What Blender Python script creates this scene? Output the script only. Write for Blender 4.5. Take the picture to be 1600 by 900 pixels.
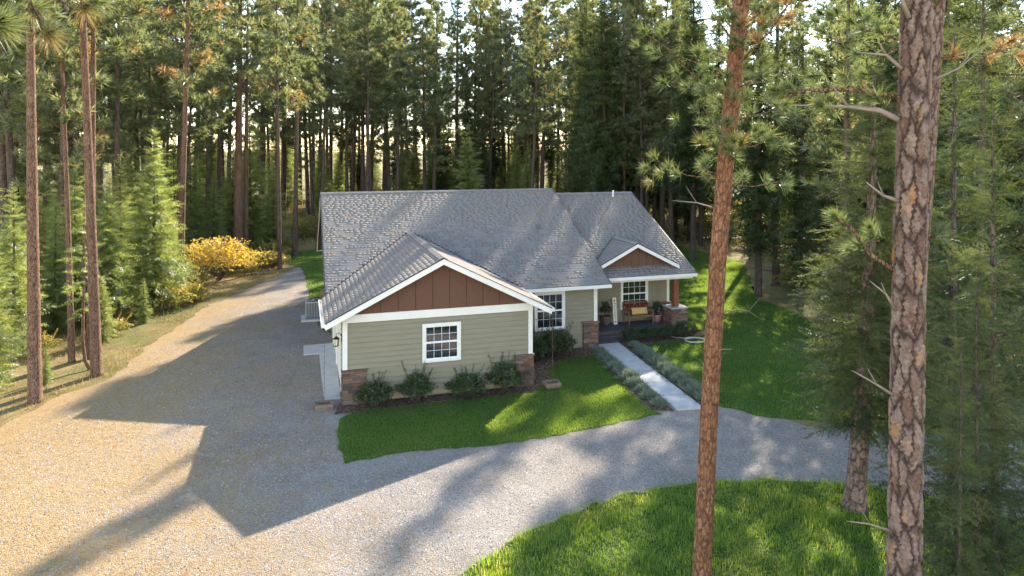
import bpy, bmesh, math, random
import numpy as np
from mathutils import Vector, Matrix

for o in list(bpy.data.objects):
    bpy.data.objects.remove(o)
SC = bpy.context.scene
COL = SC.collection
R = math.radians

# ------------------------------------------------------------------ camera
CAM_H = 8.6
FPX, YH = 1086.884, 231.572            # focal length and horizon row in photo pixels (1600 wide)
cam = bpy.data.cameras.new('camera')
cam.sensor_width = 36.0
cam.lens = 36.0 * FPX / 1600.0
cam.shift_y = -(450.0 - YH) / 1600.0
cam.clip_start, cam.clip_end = 0.1, 3000.0
camo = bpy.data.objects.new('camera', cam)
COL.objects.link(camo)
camo.location = (0, 0, CAM_H)
camo.rotation_euler = (R(90), 0, 0)
SC.camera = camo

# ------------------------------------------------------------------ light
SUN_AZ, SUN_EL = R(23.0), R(27.8)      # azimuth clockwise from +Y
w = bpy.data.worlds.new('World')
SC.world = w
w.use_nodes = True
nt = w.node_tree
nt.nodes.clear()
sky = nt.nodes.new('ShaderNodeTexSky')
sky.sky_type = 'NISHITA'
sky.sun_disc = False
sky.sun_elevation = SUN_EL
sky.sun_rotation = SUN_AZ
sky.altitude = 900
sky.air_density = 1.0
sky.dust_density = 0.0
sky.ozone_density = 1.0
bg = nt.nodes.new('ShaderNodeBackground')
bg.inputs['Strength'].default_value = 0.15
wo = nt.nodes.new('ShaderNodeOutputWorld')
wb = nt.nodes.new('ShaderNodeMix')            # the photograph is balanced for shade
wb.data_type, wb.blend_type = 'RGBA', 'MULTIPLY'
wb.inputs[0].default_value = 1.0
wb.inputs[7].default_value = (1.16, 1.0, 0.87, 1)
nt.links.new(sky.outputs['Color'], wb.inputs[6])
nt.links.new(wb.outputs[2], bg.inputs['Color'])
nt.links.new(bg.outputs['Background'], wo.inputs['Surface'])

sl = bpy.data.lights.new('sun', 'SUN')
sl.energy = 3.5
sl.angle = R(0.55)
sl.color = (1.0, 0.90, 0.76)
so = bpy.data.objects.new('sun', sl)
COL.objects.link(so)
sd = Vector((math.sin(SUN_AZ) * math.cos(SUN_EL), math.cos(SUN_AZ) * math.cos(SUN_EL), math.sin(SUN_EL)))
so.rotation_euler = sd.to_track_quat('Z', 'Y').to_euler()
so.location = sd * 60

SC.view_settings.view_transform = 'Standard'
SC.view_settings.look = 'None'
SC.view_settings.gamma = 1.0
SC.view_settings.exposure = 2.32
SC.view_settings.use_curve_mapping = False
SC.render.engine = 'CYCLES'
SC.cycles.max_bounces = 7
SC.cycles.diffuse_bounces = 4
SC.cycles.glossy_bounces = 3
SC.cycles.transmission_bounces = 4
SC.cycles.sample_clamp_indirect = 6.0
SC.cycles.use_denoising = True

# ------------------------------------------------------------------ helpers
rng = np.random.default_rng(7)
random.seed(7)

def gp(px, py, z=0.0):
    """photo pixel -> point on the horizontal plane z"""
    Y = FPX * (CAM_H - z) / (py - YH)
    return ((px - 800.0) / FPX * Y, Y)

def tag(o, label=None, cat=None, group=None, kind=None):
    if label: o['label'] = label
    if cat: o['category'] = cat
    if group: o['group'] = group
    if kind: o['kind'] = kind
    return o

def empty(name, loc=(0, 0, 0), rz=0.0, parent=None):
    o = bpy.data.objects.new(name, None)
    COL.objects.link(o)
    o.location = loc
    o.rotation_euler = (0, 0, rz)
    o.parent = parent
    o.empty_display_size = 0.2
    return o

def link(name, me, parent=None, mat=None):
    o = bpy.data.objects.new(name, me)
    COL.objects.link(o)
    o.parent = parent
    if mat is not None and not me.materials:
        me.materials.append(mat)
    return o

def arr_mesh(name, V, F, mat, tint=None, smooth=False):
    V = np.asarray(V, np.float32).reshape(-1, 3)
    F = np.asarray(F, np.int32)
    k = F.shape[1]
    me = bpy.data.meshes.new(name)
    me.vertices.add(len(V))
    me.vertices.foreach_set('co', V.ravel())
    me.loops.add(F.size)
    me.loops.foreach_set('vertex_index', F.ravel())
    me.polygons.add(len(F))
    me.polygons.foreach_set('loop_start', np.arange(0, F.size, k, dtype=np.int32))
    if tint is not None:
        a = me.attributes.new('tint', 'FLOAT', 'POINT')
        a.data.foreach_set('value', np.asarray(tint, np.float32).ravel())
    me.update(calc_edges=True)
    if smooth:
        me.polygons.foreach_set('use_smooth', np.ones(len(F), bool))
    me.validate()
    if mat is not None:
        me.materials.append(mat)
    return me

class MB:
    """collects polygons, then links ONE mesh object"""
    def __init__(s): s.v, s.f = [], []
    def add(s, V, F):
        b = len(s.v)
        s.v.extend([tuple(p) for p in V])
        s.f.extend([tuple(i + b for i in f) for f in F])
        return s
    def box(s, x0, x1, y0, y1, z0, z1):
        return s.add([(x0, y0, z0), (x1, y0, z0), (x1, y1, z0), (x0, y1, z0), (x0, y0, z1), (x1, y0, z1), (x1, y1, z1), (x0, y1, z1)],
                     [(0, 3, 2, 1), (4, 5, 6, 7), (0, 1, 5, 4), (1, 2, 6, 5), (2, 3, 7, 6), (3, 0, 4, 7)])
    def beam(s, p0, p1, side, up):
        """box along p0-p1 whose cross-section spans vectors side and up from the line"""
        p0, p1, a, b = Vector(p0), Vector(p1), Vector(side), Vector(up)
        return s.add([p0, p0 + a, p0 + a + b, p0 + b, p1, p1 + a, p1 + a + b, p1 + b],
                     [(0, 1, 2, 3), (7, 6, 5, 4), (0, 4, 5, 1), (1, 5, 6, 2), (2, 6, 7, 3), (3, 7, 4, 0)])
    def prism(s, poly, ext):
        n = len(poly)
        e = Vector(ext)
        P = [Vector(p) for p in poly]
        return s.add(P + [p + e for p in P], [tuple(range(n))[::-1], tuple(range(n, 2 * n))] + [(i, (i + 1) % n, n + (i + 1) % n, n + i) for i in range(n)])
    def tube(s, pts, radii, n=8, cap=True):
        pts = [Vector(p) for p in pts]
        rings = []
        for i, p in enumerate(pts):
            t = (pts[min(i + 1, len(pts) - 1)] - pts[max(i - 1, 0)]).normalized()
            a = t.orthogonal().normalized() if i == 0 else (a - t * a.dot(t)).normalized()
            b = t.cross(a)
            rings.append([p + (a * math.cos(2 * math.pi * k / n) + b * math.sin(2 * math.pi * k / n)) * radii[i] for k in range(n)])
        V = [q for r in rings for q in r]
        F = []
        for i in range(len(pts) - 1):
            for k in range(n):
                k2 = (k + 1) % n
                F.append((i * n + k, i * n + k2, (i + 1) * n + k2, (i + 1) * n + k))
        if cap:
            F.append(tuple(range(n))[::-1])
            F.append(tuple((len(pts) - 1) * n + k for k in range(n)))
        return s.add(V, F)
    def lathe(s, prof, cx=0, cy=0, n=20):
        V, F = [], []
        for r, z in prof:
            for k in range(n):
                a = 2 * math.pi * k / n
                V.append((cx + r * math.cos(a), cy + r * math.sin(a), z))
        for i in range(len(prof) - 1):
            for k in range(n):
                k2 = (k + 1) % n
                F.append((i * n + k, i * n + k2, (i + 1) * n + k2, (i + 1) * n + k))
        F.append(tuple(range(n))[::-1])
        F.append(tuple((len(prof) - 1) * n + k for k in range(n)))
        return s.add(V, F)
    def mesh(s, name, mat, smooth=False):
        me = bpy.data.meshes.new(name)
        me.from_pydata(s.v, [], s.f)
        me.update()
        if smooth:
            me.polygons.foreach_set('use_smooth', np.ones(len(me.polygons), bool))
        if mat is not None:
            me.materials.append(mat)
        return me
    def build(s, name, mat, parent=None, smooth=False):
        return link(name, s.mesh(name, mat, smooth), parent)

# ------------------------------------------------------------------ materials
def nodes(name):
    m = bpy.data.materials.new(name)
    m.use_nodes = True
    t = m.node_tree
    t.nodes.clear()
    out = t.nodes.new('ShaderNodeOutputMaterial')
    return m, t, out

def N(t, kind, **kw):
    n = t.nodes.new(kind)
    for k, v in kw.items():
        if k.startswith('i_'):
            n.inputs[k[2:].replace('_', ' ')].default_value = v
        else:
            setattr(n, k, v)
    return n

def ramp(t, fac, stops):
    r = t.nodes.new('ShaderNodeValToRGB')
    e = r.color_ramp.elements
    while len(e) < len(stops): e.new(0.5)
    for el, (p, c) in zip(e, stops):
        el.position = p
        el.color = (c[0], c[1], c[2], 1) if not isinstance(c, (int, float)) else (c, c, c, 1)
    t.links.new(fac, r.inputs['Fac'])
    return r.outputs['Color']

def noise(t, scale, detail=4, rough=0.6, vec=None, stretch=None, dist=0.0):
    n = N(t, 'ShaderNodeTexNoise')
    n.inputs['Scale'].default_value = scale
    n.inputs['Detail'].default_value = detail
    n.inputs['Roughness'].default_value = rough
    n.inputs['Distortion'].default_value = dist
    if vec is None:
        vec = N(t, 'ShaderNodeTexCoord').outputs['Object']
    if stretch:
        mp = N(t, 'ShaderNodeMapping')
        mp.inputs['Scale'].default_value = stretch
        t.links.new(vec, mp.inputs['Vector'])
        vec = mp.outputs['Vector']
    t.links.new(vec, n.inputs['Vector'])
    return n.outputs['Fac']

def mix(t, fac, a, b, mode='MIX'):
    m = N(t, 'ShaderNodeMix', data_type='RGBA', blend_type=mode)
    for sock, val in ((m.inputs[0], fac), (m.inputs[6], a), (m.inputs[7], b)):
        if hasattr(val, 'links'): t.links.new(val, sock)
        elif isinstance(val, (int, float)): sock.default_value = val
        else: sock.default_value = (val[0], val[1], val[2], 1)
    return m.outputs[2]

def math_n(t, op, a, b=None, clamp=False):
    m = N(t, 'ShaderNodeMath', operation=op, use_clamp=clamp)
    for s, v in zip(m.inputs, (a, b)):
        if v is None: continue
        if hasattr(v, 'links'): t.links.new(v, s)
        else: s.default_value = v
    return m.outputs[0]

def finish(m, t, out, color, rough=0.8, bump=None, bstr=0.3, bdist=0.02, spec=0.3, metal=0.0):
    p = N(t, 'ShaderNodeBsdfPrincipled')
    if hasattr(color, 'links'): t.links.new(color, p.inputs['Base Color'])
    else: p.inputs['Base Color'].default_value = (*color, 1)
    p.inputs['Roughness'].default_value = rough
    p.inputs['Specular IOR Level'].default_value = spec
    p.inputs['Metallic'].default_value = metal
    if bump is not None:
        b = N(t, 'ShaderNodeBump')
        b.inputs['Strength'].default_value = bstr
        b.inputs['Distance'].default_value = bdist
        t.links.new(bump, b.inputs['Height'])
        t.links.new(b.outputs['Normal'], p.inputs['Normal'])
    t.links.new(p.outputs['BSDF'], out.inputs['Surface'])
    return m

def simple(name, col, rough=0.7, var=0.12, scale=3.0, bump=0.0, bscale=60, spec=0.3, metal=0.0, stretch=None):
    m, t, out = nodes(name)
    nz = noise(t, scale, 5, 0.65, stretch=stretch)
    lo = [max(0, c * (1 - var)) for c in col]
    hi = [c * (1 + var) for c in col]
    c = ramp(t, nz, [(0.3, lo), (0.7, hi)])
    b = noise(t, bscale, 3, stretch=stretch) if bump else None
    return finish(m, t, out, c, rough, b, bump, 0.01, spec, metal)

def pieces(name, stops, rough=0.85, bump=0.5, bscale=40, attr=False, grain=0.25, gscale=25, spec=0.3):
    """colour picked per object (or per 'tint' attribute) from a ramp, with grain"""
    m, t, out = nodes(name)
    if attr:
        f = N(t, 'ShaderNodeAttribute', attribute_name='tint').outputs['Fac']
    else:
        f = N(t, 'ShaderNodeObjectInfo').outputs['Random']
    c = ramp(t, f, stops)
    g = noise(t, gscale, 4, 0.7)
    c = mix(t, 1.0, c, ramp(t, g, [(0.25, 1 - grain), (0.75, 1 + grain)]), 'MULTIPLY')
    return finish(m, t, out, c, rough, noise(t, bscale, 3), bump, 0.01, spec)

def leaf(name, stops, trans=0.45, tcol=(1.25, 1.15, 0.55), objvar=0.0, gloss=0.04):
    """diffuse + translucent foliage, colour from the per-clump 'tint' attribute"""
    m, t, out = nodes(name)
    f = N(t, 'ShaderNodeAttribute', attribute_name='tint').outputs['Fac']
    if objvar:
        r = N(t, 'ShaderNodeObjectInfo').outputs['Random']
        f = math_n(t, 'ADD', f, math_n(t, 'MULTIPLY', math_n(t, 'SUBTRACT', r, 0.5), objvar), True)
    c = ramp(t, f, stops)
    d = N(t, 'ShaderNodeBsdfDiffuse')
    tr = N(t, 'ShaderNodeBsdfTranslucent')
    t.links.new(c, d.inputs['Color'])
    tc = mix(t, 1.0, c, tcol, 'MULTIPLY')
    t.links.new(tc, tr.inputs['Color'])
    ms = N(t, 'ShaderNodeMixShader')
    ms.inputs[0].default_value = trans
    t.links.new(d.outputs[0], ms.inputs[1])
    t.links.new(tr.outputs[0], ms.inputs[2])
    gl = N(t, 'ShaderNodeBsdfGlossy')
    gl.inputs['Roughness'].default_value = 0.42
    gl.inputs['Color'].default_value = (0.8, 0.8, 0.8, 1)
    m2 = N(t, 'ShaderNodeMixShader')
    m2.inputs[0].default_value = gloss
    t.links.new(ms.outputs[0], m2.inputs[1])
    t.links.new(gl.outputs[0], m2.inputs[2])
    t.links.new(m2.outputs[0], out.inputs['Surface'])
    return m

M = {}
M['trim'] = simple('white_trim', (0.78, 0.735, 0.67), 0.55, 0.05, 1.5)
M['cream'] = simple('cream_and_bounce_white', (0.74, 0.68, 0.55), 0.6, 0.05, 1.5)  # cream doors; on left-facing white trim, warm bounce light painted in
M['siding'] = simple('olive_siding', (0.246, 0.217, 0.150), 0.75, 0.07, 1.2, 0.15, 90, stretch=(1, 1, 6))
M['gable'] = simple('brown_panel', (0.135, 0.066, 0.042), 0.75, 0.14, 4, 0.3, 60, stretch=(14, 14, 1))
M['drip'] = simple('dark_drip_edge', (0.03, 0.026, 0.03), 0.5, 0.1)
M['deck_under'] = simple('roof_underlay', (0.10, 0.093, 0.088), 0.9, 0.2)
M['soffit'] = simple('soffit', (0.66, 0.62, 0.54), 0.7, 0.05)
M['concrete'] = simple('concrete', (0.46, 0.44, 0.41), 0.9, 0.12, 2.5, 0.25, 120)
M['porchboard'] = simple('dark_porch_boards', (0.075, 0.075, 0.09), 0.65, 0.2, 4, 0.2, 50, stretch=(1, 12, 12))
M['step'] = simple('dark_red_step', (0.075, 0.05, 0.055), 0.65, 0.2, 4, 0.2, 50)
M['post'] = simple('red_cedar', (0.21, 0.075, 0.04), 0.65, 0.25, 5, 0.3, 40, stretch=(10, 10, 1))
M['benchwood'] = simple('bench_wood', (0.16, 0.095, 0.06), 0.7, 0.2, 5, 0.2, 50)
M['black'] = simple('black_metal', (0.02, 0.02, 0.02), 0.45, 0.1, spec=0.5)
M['copper'] = simple('aged_copper', (0.19, 0.105, 0.08), 0.5, 0.2, spec=0.5, metal=0.5)
M['grey'] = simple('grey_metal', (0.34, 0.35, 0.35), 0.5, 0.08, spec=0.5)
M['dkgrey'] = simple('dark_grey_metal', (0.09, 0.1, 0.1), 0.5, 0.1, spec=0.5)
M['cap'] = simple('stone_cap', (0.36, 0.33, 0.32), 0.8, 0.1, 6, 0.3, 60)
M['mortar'] = simple('mortar', (0.09, 0.075, 0.065), 0.95, 0.2)
M['soil'] = simple('dark_soil', (0.045, 0.035, 0.028), 0.95, 0.3, 20, 0.6, 80)
M['yellow'] = simple('mustard_cushion', (0.52, 0.35, 0.12), 0.85, 0.08, 20, 0.2, 150)
M['board'] = simple('cream_signboard', (0.72, 0.66, 0.54), 0.75, 0.08, 8)
M['ink'] = simple('dark_ink', (0.05, 0.04, 0.035), 0.8, 0.1)
M['red'] = simple('red_leaf_paint', (0.45, 0.07, 0.035), 0.8, 0.2, 20)
M['pot_dark'] = simple('dark_glazed_pot', (0.12, 0.085, 0.075), 0.45, 0.2, 5, spec=0.5)
M['pot_clay'] = simple('clay_pot', (0.3, 0.17, 0.135), 0.7, 0.15, 5)
M['hose'] = simple('pale_hose', (0.7, 0.68, 0.62), 0.6, 0.05)
M['white'] = simple('white_plastic', (0.8, 0.8, 0.78), 0.5, 0.03)

m, t, out = nodes('window_glass')
p = N(t, 'ShaderNodeBsdfPrincipled')
p.inputs['Base Color'].default_value = (0.012, 0.014, 0.017, 1)
p.inputs['Roughness'].default_value = 0.03
p.inputs['Specular IOR Level'].default_value = 1.0
p.inputs['IOR'].default_value = 1.75
t.links.new(p.outputs['BSDF'], out.inputs['Surface'])
M['glass'] = m
m, t, out = nodes('lamp_glass')
finish(m, t, out, (0.75, 0.68, 0.5), 0.2, spec=0.6)
M['lampglass'] = m

SH = [(0.0, (0.180, 0.166, 0.152)), (0.2, (0.194, 0.182, 0.167)), (0.42, (0.204, 0.186, 0.168)), (0.6, (0.220, 0.184, 0.155)),
      (0.78, (0.186, 0.178, 0.168)), (0.92, (0.230, 0.186, 0.152)), (1.0, (0.180, 0.166, 0.152))]
M['shingle'] = pieces('roof_shingle', SH, 0.92, 0.0, 140, False, 0.10, 60, 0.15)
M['shingle_field'] = pieces('roof_shingle_field', SH, 0.92, 0.0, 140, True, 0.10, 60, 0.15)
ST = [(0.0, (0.10, 0.055, 0.04)), (0.2, (0.19, 0.10, 0.065)), (0.4, (0.13, 0.105, 0.095)), (0.55, (0.25, 0.14, 0.085)), (0.7, (0.075, 0.06, 0.06)),
      (0.85, (0.22, 0.175, 0.14)), (1.0, (0.16, 0.085, 0.055))]
M['stone'] = pieces('ledge_stone', ST, 0.9, 0.8, 30, False, 0.35, 18)
M['brick'] = pieces('old_brick', [(0, (0.17, 0.10, 0.075)), (0.5, (0.24, 0.17, 0.11)), (1, (0.19, 0.15, 0.12))], 0.9, 0.6, 50)

# ground materials ------------------------------------------------------------
def world_pos(t):
    return N(t, 'ShaderNodeNewGeometry').outputs['Position']

m, t, out = nodes('forest_floor')
wp = world_pos(t)
big = noise(t, 0.10, 5, 0.6, wp)
mid = noise(t, 1.3, 6, 0.7, wp)
fine = noise(t, 22, 6, 0.75, wp)
c = ramp(t, big, [(0.35, (0.30, 0.215, 0.10)), (0.5, (0.26, 0.20, 0.085)), (0.62, (0.12, 0.15, 0.045)), (0.75, (0.22, 0.16, 0.075))])
c = mix(t, ramp(t, mid, [(0.42, 0.0), (0.7, 0.75)]), c, (0.12, 0.075, 0.042))
c = mix(t, 1.0, c, ramp(t, fine, [(0.25, 0.55), (0.75, 1.4)]), 'MULTIPLY')
M['floor'] = finish(m, t, out, c, 0.95, fine, 0.8, 0.06, 0.1)

m, t, out = nodes('gravel')
wp = world_pos(t)
vor = N(t, 'ShaderNodeTexVoronoi')
vor.inputs['Scale'].default_value = 42
t.links.new(wp, vor.inputs['Vector'])
stone = ramp(t, N(t, 'ShaderNodeSeparateColor').outputs[0], [(0, 0.5), (1, 0.5)])
sp = N(t, 'ShaderNodeSeparateColor')
t.links.new(vor.outputs['Color'], sp.inputs[0])
stone = ramp(t, sp.outputs[0], [(0.0, (0.18, 0.165, 0.155)), (0.35, (0.275, 0.25, 0.23)), (0.7, (0.34, 0.305, 0.275)), (0.95, (0.39, 0.35, 0.31)), (1.0, (0.52, 0.5, 0.46))])
fine = noise(t, 55, 5, 0.75, wp)
mid = noise(t, 0.8, 6, 0.65, wp)
stone = mix(t, 1.0, stone, ramp(t, mid, [(0.3, 0.78), (0.7, 1.16)]), 'MULTIPLY')
stone = mix(t, 1.0, stone, ramp(t, noise(t, 0.22, 4, 0.5, wp, stretch=(1, 0.5, 1)), [(0.35, 0.86), (0.65, 1.1)]), 'MULTIPLY')
# needle straw lies thicker towards the forest on the west side and the turning place
sx = N(t, 'ShaderNodeSeparateXYZ')
t.links.new(wp, sx.inputs[0])
a = math_n(t, 'MULTIPLY', sx.outputs['X'], -0.085)
b = math_n(t, 'MULTIPLY', sx.outputs['Y'], -0.030)
mk = math_n(t, 'ADD', math_n(t, 'ADD', a, b), 0.28)
mk = math_n(t, 'ADD', mk, math_n(t, 'MULTIPLY', math_n(t, 'SUBTRACT', noise(t, 0.45, 6, 0.65, wp), 0.5), 1.3))
mk = math_n(t, 'ADD', mk, math_n(t, 'MULTIPLY', math_n(t, 'SUBTRACT', noise(t, 9, 4, 0.7, wp), 0.5), 0.7), True)
straw = ramp(t, noise(t, 40, 5, 0.8, wp, stretch=(1, 0.35, 1)), [(0.3, (0.26, 0.165, 0.075)), (0.55, (0.42, 0.29, 0.13)), (0.75, (0.50, 0.36, 0.17))])
c = mix(t, ramp(t, mk, [(0.1, 0.12), (0.65, 0.85)]), stone, straw)
c = mix(t, ramp(t, noise(t, 1.7, 5, 0.7, wp), [(0.6, 0.0), (0.8, 0.35)]), c, (0.20, 0.11, 0.06))
c = mix(t, 1.0, c, ramp(t, fine, [(0.25, 0.72), (0.75, 1.26)]), 'MULTIPLY')
hgt = math_n(t, 'ADD', vor.outputs['Distance'], fine)
M['gravel'] = finish(m, t, out, c, 0.95, hgt, 0.9, 0.03, 0.12)

def grass_ground(name, lo, hi, dry, s=1.2, dryness=0.4):
    m, t, out = nodes(name)
    wp = world_pos(t)
    c = ramp(t, noise(t, s, 6, 0.65, wp), [(0.3, lo), (0.7, hi)])
    c = mix(t, ramp(t, noise(t, 0.5, 5, 0.7, wp), [(0.48, 0.0), (0.75, dryness)]), c, dry)
    fine = noise(t, 45, 5, 0.8, wp)
    c = mix(t, 1.0, c, ramp(t, fine, [(0.25, 0.55), (0.75, 1.35)]), 'MULTIPLY')
    return finish(m, t, out, c, 0.95, fine, 0.8, 0.04, 0.08)
M['lawn'] = grass_ground('mown_lawn', (0.042, 0.095, 0.018), (0.075, 0.14, 0.026), (0.17, 0.15, 0.06), 1.2, 0.6)
M['meadow'] = grass_ground('meadow_soil', (0.04, 0.075, 0.016), (0.07, 0.12, 0.025), (0.14, 0.13, 0.05))
M['field'] = grass_ground('dry_field', (0.36, 0.30, 0.15), (0.46, 0.38, 0.2), (0.3, 0.28, 0.13), 0.05)

m, t, out = nodes('bark_mulch')
wp = world_pos(t)
v = N(t, 'ShaderNodeTexVoronoi')
v.inputs['Scale'].default_value = 18
t.links.new(wp, v.inputs['Vector'])
sp = N(t, 'ShaderNodeSeparateColor')
t.links.new(v.outputs['Color'], sp.inputs[0])
c = ramp(t, sp.outputs[0], [(0, (0.06, 0.036, 0.026)), (0.6, (0.13, 0.08, 0.055)), (1, (0.24, 0.17, 0.12))])
M['mulch'] = finish(m, t, out, c, 0.95, v.outputs['Distance'], 0.8, 0.04, 0.1)

def wobble(poly, step=0.35, amp=0.10, seed=1, closed=True):
    """resample an outline and roughen it, for natural turf edges"""
    r = np.random.default_rng(seed)
    P = [np.array(p[:2], float) for p in poly]
    outl = []
    for i in range(len(P)):
        a, b = P[i], P[(i + 1) % len(P)]
        n = max(1, int(np.linalg.norm(b - a) / step))
        for k in range(n):
            q = a + (b - a) * k / n
            outl.append(q + r.normal(0, amp * 0.5, 2) * (1 if n > 1 else 0))
    return [(float(q[0]), float(q[1])) for q in outl]

def smooth_poly(P, it=2):
    for _ in range(it):
        Q = []
        for i in range(len(P)):
            a, b = P[i], P[(i + 1) % len(P)]
            Q.append((a[0] * .75 + b[0] * .25, a[1] * .75 + b[1] * .25))
            Q.append((a[0] * .25 + b[0] * .75, a[1] * .25 + b[1] * .75))
        P = Q
    return P

def sheet(name, poly, z, mat, kind='structure'):
    bm = bmesh.new()
    vs = [bm.verts.new((x, y, z)) for x, y in poly]
    f = bm.faces.new(vs)
    if f.normal.z < 0: f.normal_flip()
    bmesh.ops.triangulate(bm, faces=[f])
    me = bpy.data.meshes.new(name)
    bm.to_mesh(me)
    bm.free()
    me.materials.append(mat)
    o = link(name, me)
    o['kind'] = kind
    return o

def inside(poly, X, Y):
    P = np.array(poly)
    res = np.zeros(len(X), bool)
    j = len(P) - 1
    for i in range(len(P)):
        xi, yi, xj, yj = P[i, 0], P[i, 1], P[j, 0], P[j, 1]
        with np.errstate(divide='ignore', invalid='ignore'):
            cnd = ((yi > Y) != (yj > Y)) & (X < (xj - xi) * (Y - yi) / (yj - yi + 1e-12) + xi)
        res ^= cnd
        j = i
    return res

# house frame -----------------------------------------------------------------
TH = 0.294
HX, HY = -5.625, 23.324
ct, st_ = math.cos(TH), math.sin(TH)
def hw(u, v):
    """house plan coordinates -> world"""
    return (HX + u * ct - v * st_, HY + u * st_ + v * ct)

# ground sheets ---------------------------------------------------------------
g = MB()
g.add([(-900, -120, 0), (900, -120, 0), (900, 1500, 0), (-900, 1500, 0)], [(0, 1, 2, 3)])
o = g.build('ground', M['floor']); o['kind'] = 'structure'

gravel_poly = [gp(-60, 705), gp(0, 672), gp(100, 615), gp(165, 596), gp(250, 528), gp(330, 476), gp(440, 429), gp(470, 417), gp(488, 408)] + \
    [hw(-0.9, 19.0), hw(-0.9, 12.5), hw(0.3, 8), hw(3, 3), hw(12, 3), (9, 21.5), (16, 20.3), (26, 20), (40, 21), (40, 14), (18, 13), (9, 10), (0, 6), (-14, 6), (-24, 13)]
sheet('gravel_driveway', wobble(gravel_poly, 0.5, 0.18, 3), 0.004, M['gravel'])

lawnL_poly = [gp(541, 724), gp(529, 700), gp(527, 676), gp(532, 655), hw(0.3, -0.75), hw(3.4, -0.72), hw(6.3, -0.72), hw(7.3, 0.1), hw(7.75, 1.6), hw(8.8, 2.55), hw(10.0, 2.75), hw(10.3, 2.7),
              hw(9.55, -3.3), gp(1035, 647), gp(960, 662), gp(850, 685), gp(760, 698), gp(640, 706)]
lawnL_poly = wobble(lawnL_poly, 0.3, 0.07, 5)
sheet('lawn_left', lawnL_poly, 0.012, M['lawn'])
lawnR_poly = [hw(11.9, -3.6), gp(1180, 650), gp(1250, 657), gp(1335, 664), gp(1400, 668), (12.2, 22.5), gp(1310, 590), gp(1292, 535), gp(1272, 505), gp(1235, 484), gp(1180, 466),
              gp(1172, 440), gp(1160, 410), (14.5, 62), (6, 64), (4, 50), hw(15.6, 12), hw(15.9, 6), hw(15.9, 3.9), hw(12.6, 3.5), hw(12.5, 2.5)]
lawnR_poly = wobble(lawnR_poly, 0.35, 0.1, 6)
sheet('lawn_right', lawnR_poly, 0.012, M['lawn'])
lawnB_poly = [gp(484, 468), gp(481, 440), gp(470, 419), gp(440, 409), gp(452, 395), (-14, 62), (-4, 62), hw(-0.3, 20), hw(-0.3, 9.5)]
lawnB_poly = wobble(lawnB_poly, 0.4, 0.12, 7)
sheet('lawn_behind', lawnB_poly, 0.012, M['lawn'])
mead_poly = [gp(700, 930), gp(745, 885), gp(790, 852), gp(850, 822), gp(950, 782), gp(1040, 760), gp(1120, 753), gp(1230, 751), gp(1330, 757), gp(1420, 772), gp(1500, 792), gp(1600, 815), (14, 14), (14, 7), (-1.5, 7), (-2.0, 11.5)]
mead_poly = wobble(mead_poly, 0.3, 0.12, 8)
sheet('meadow', mead_poly, 0.012, M['meadow'])
mulch_poly = [hw(-0.35, -0.85), hw(3.4, -0.85), hw(6.4, -0.85), hw(7.4, 0.0), hw(7.85, 1.5), hw(8.9, 2.45), hw(10.35, 2.6), hw(10.9, 3.9), hw(6.5, 3.9), hw(6.5, 0.1), hw(-0.2, 0.1)]
sheet('mulch_bed', wobble(mulch_poly, 0.3, 0.06, 9), 0.020, M['mulch'])
sheet('mulch_bed.001', wobble([hw(12.1, 3.3), hw(16.1, 3.55), hw(16.15, 4.75), hw(12.1, 4.75)], 0.3, 0.05, 10), 0.020, M['mulch'])
for nm, off in (('mulch_strip', -1), ('mulch_strip.001', 1)):
    if off < 0: pl = [hw(10.95, 3.7), hw(10.28, -3.75), hw(9.5, -3.4), hw(10.2, 2.6), hw(10.5, 3.5)]
    else: pl = [hw(11.98, 3.9), hw(11.25, -3.8), hw(12.0, -3.6), hw(12.6, 2.6), hw(12.7, 3.6)]
    sheet(nm, wobble(pl, 0.3, 0.05, 11 + off), 0.024, M['mulch'])
o = sheet('field', [(-500, 260), (500, 260), (900, 1400), (-900, 1400)], 0.05, M['field'])

# ---------------------------------------------------------------- house
house = empty('house', (HX, HY, 0), TH)
tag(house, 'single storey olive green house with grey shingle roof and brown gables', 'house')
W = 6.585; zb = 2.741; za = 4.832; oF = 0.471; oE = 0.63; pt = 0.5
uL, uR, vr, zr, ve = -0.479, 11.309, 10.649, 6.447, 3.335
v2, z2, u2R, v2e = 10.911, 6.173, 16.052, 4.288
ze = za - pt * (W / 2 + oE)
zme = zr - pt * (vr - ve)
z2e = z2 - pt * (v2 - v2e)
vR = 2 * vr - ve
vmw = 3.785          # front wall of the main part
um = 10.80           # its right end
vpw = 6.0            # wall behind the porch
uG, vG, zG = 13.24, 4.9, 4.28   # small gable over the porch

# masses behind the cladding
b = MB()
b.box(0.02, W - 0.02, 0.02, 9, -0.1, 2.80)
b.build('garage_wall', M['siding'], house)
b = MB()
b.box(0.03, um - 0.02, vmw + 0.02, vR - 0.5, -0.1, 2.72)
b.box(um - 0.3, 15.55, vpw + 0.02, v2 * 2 - v2e - 0.5, -0.1, 2.80)
b.prism([(0.03, ve + 0.5, 2.72), (0.03, vR - 0.5, 2.72), (0.03, vr, zr - 0.25)], (um - 0.06, 0, 0))
b.prism([(um - 0.4, v2e + 1.9, 2.79), (um - 0.4, 2 * v2 - v2e - 0.5, 2.79), (um - 0.4, v2, z2 - 0.25)], (15.5 - um + 0.4, 0, 0))
main_wall = b.build('main_wall', M['siding'], house)

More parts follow.
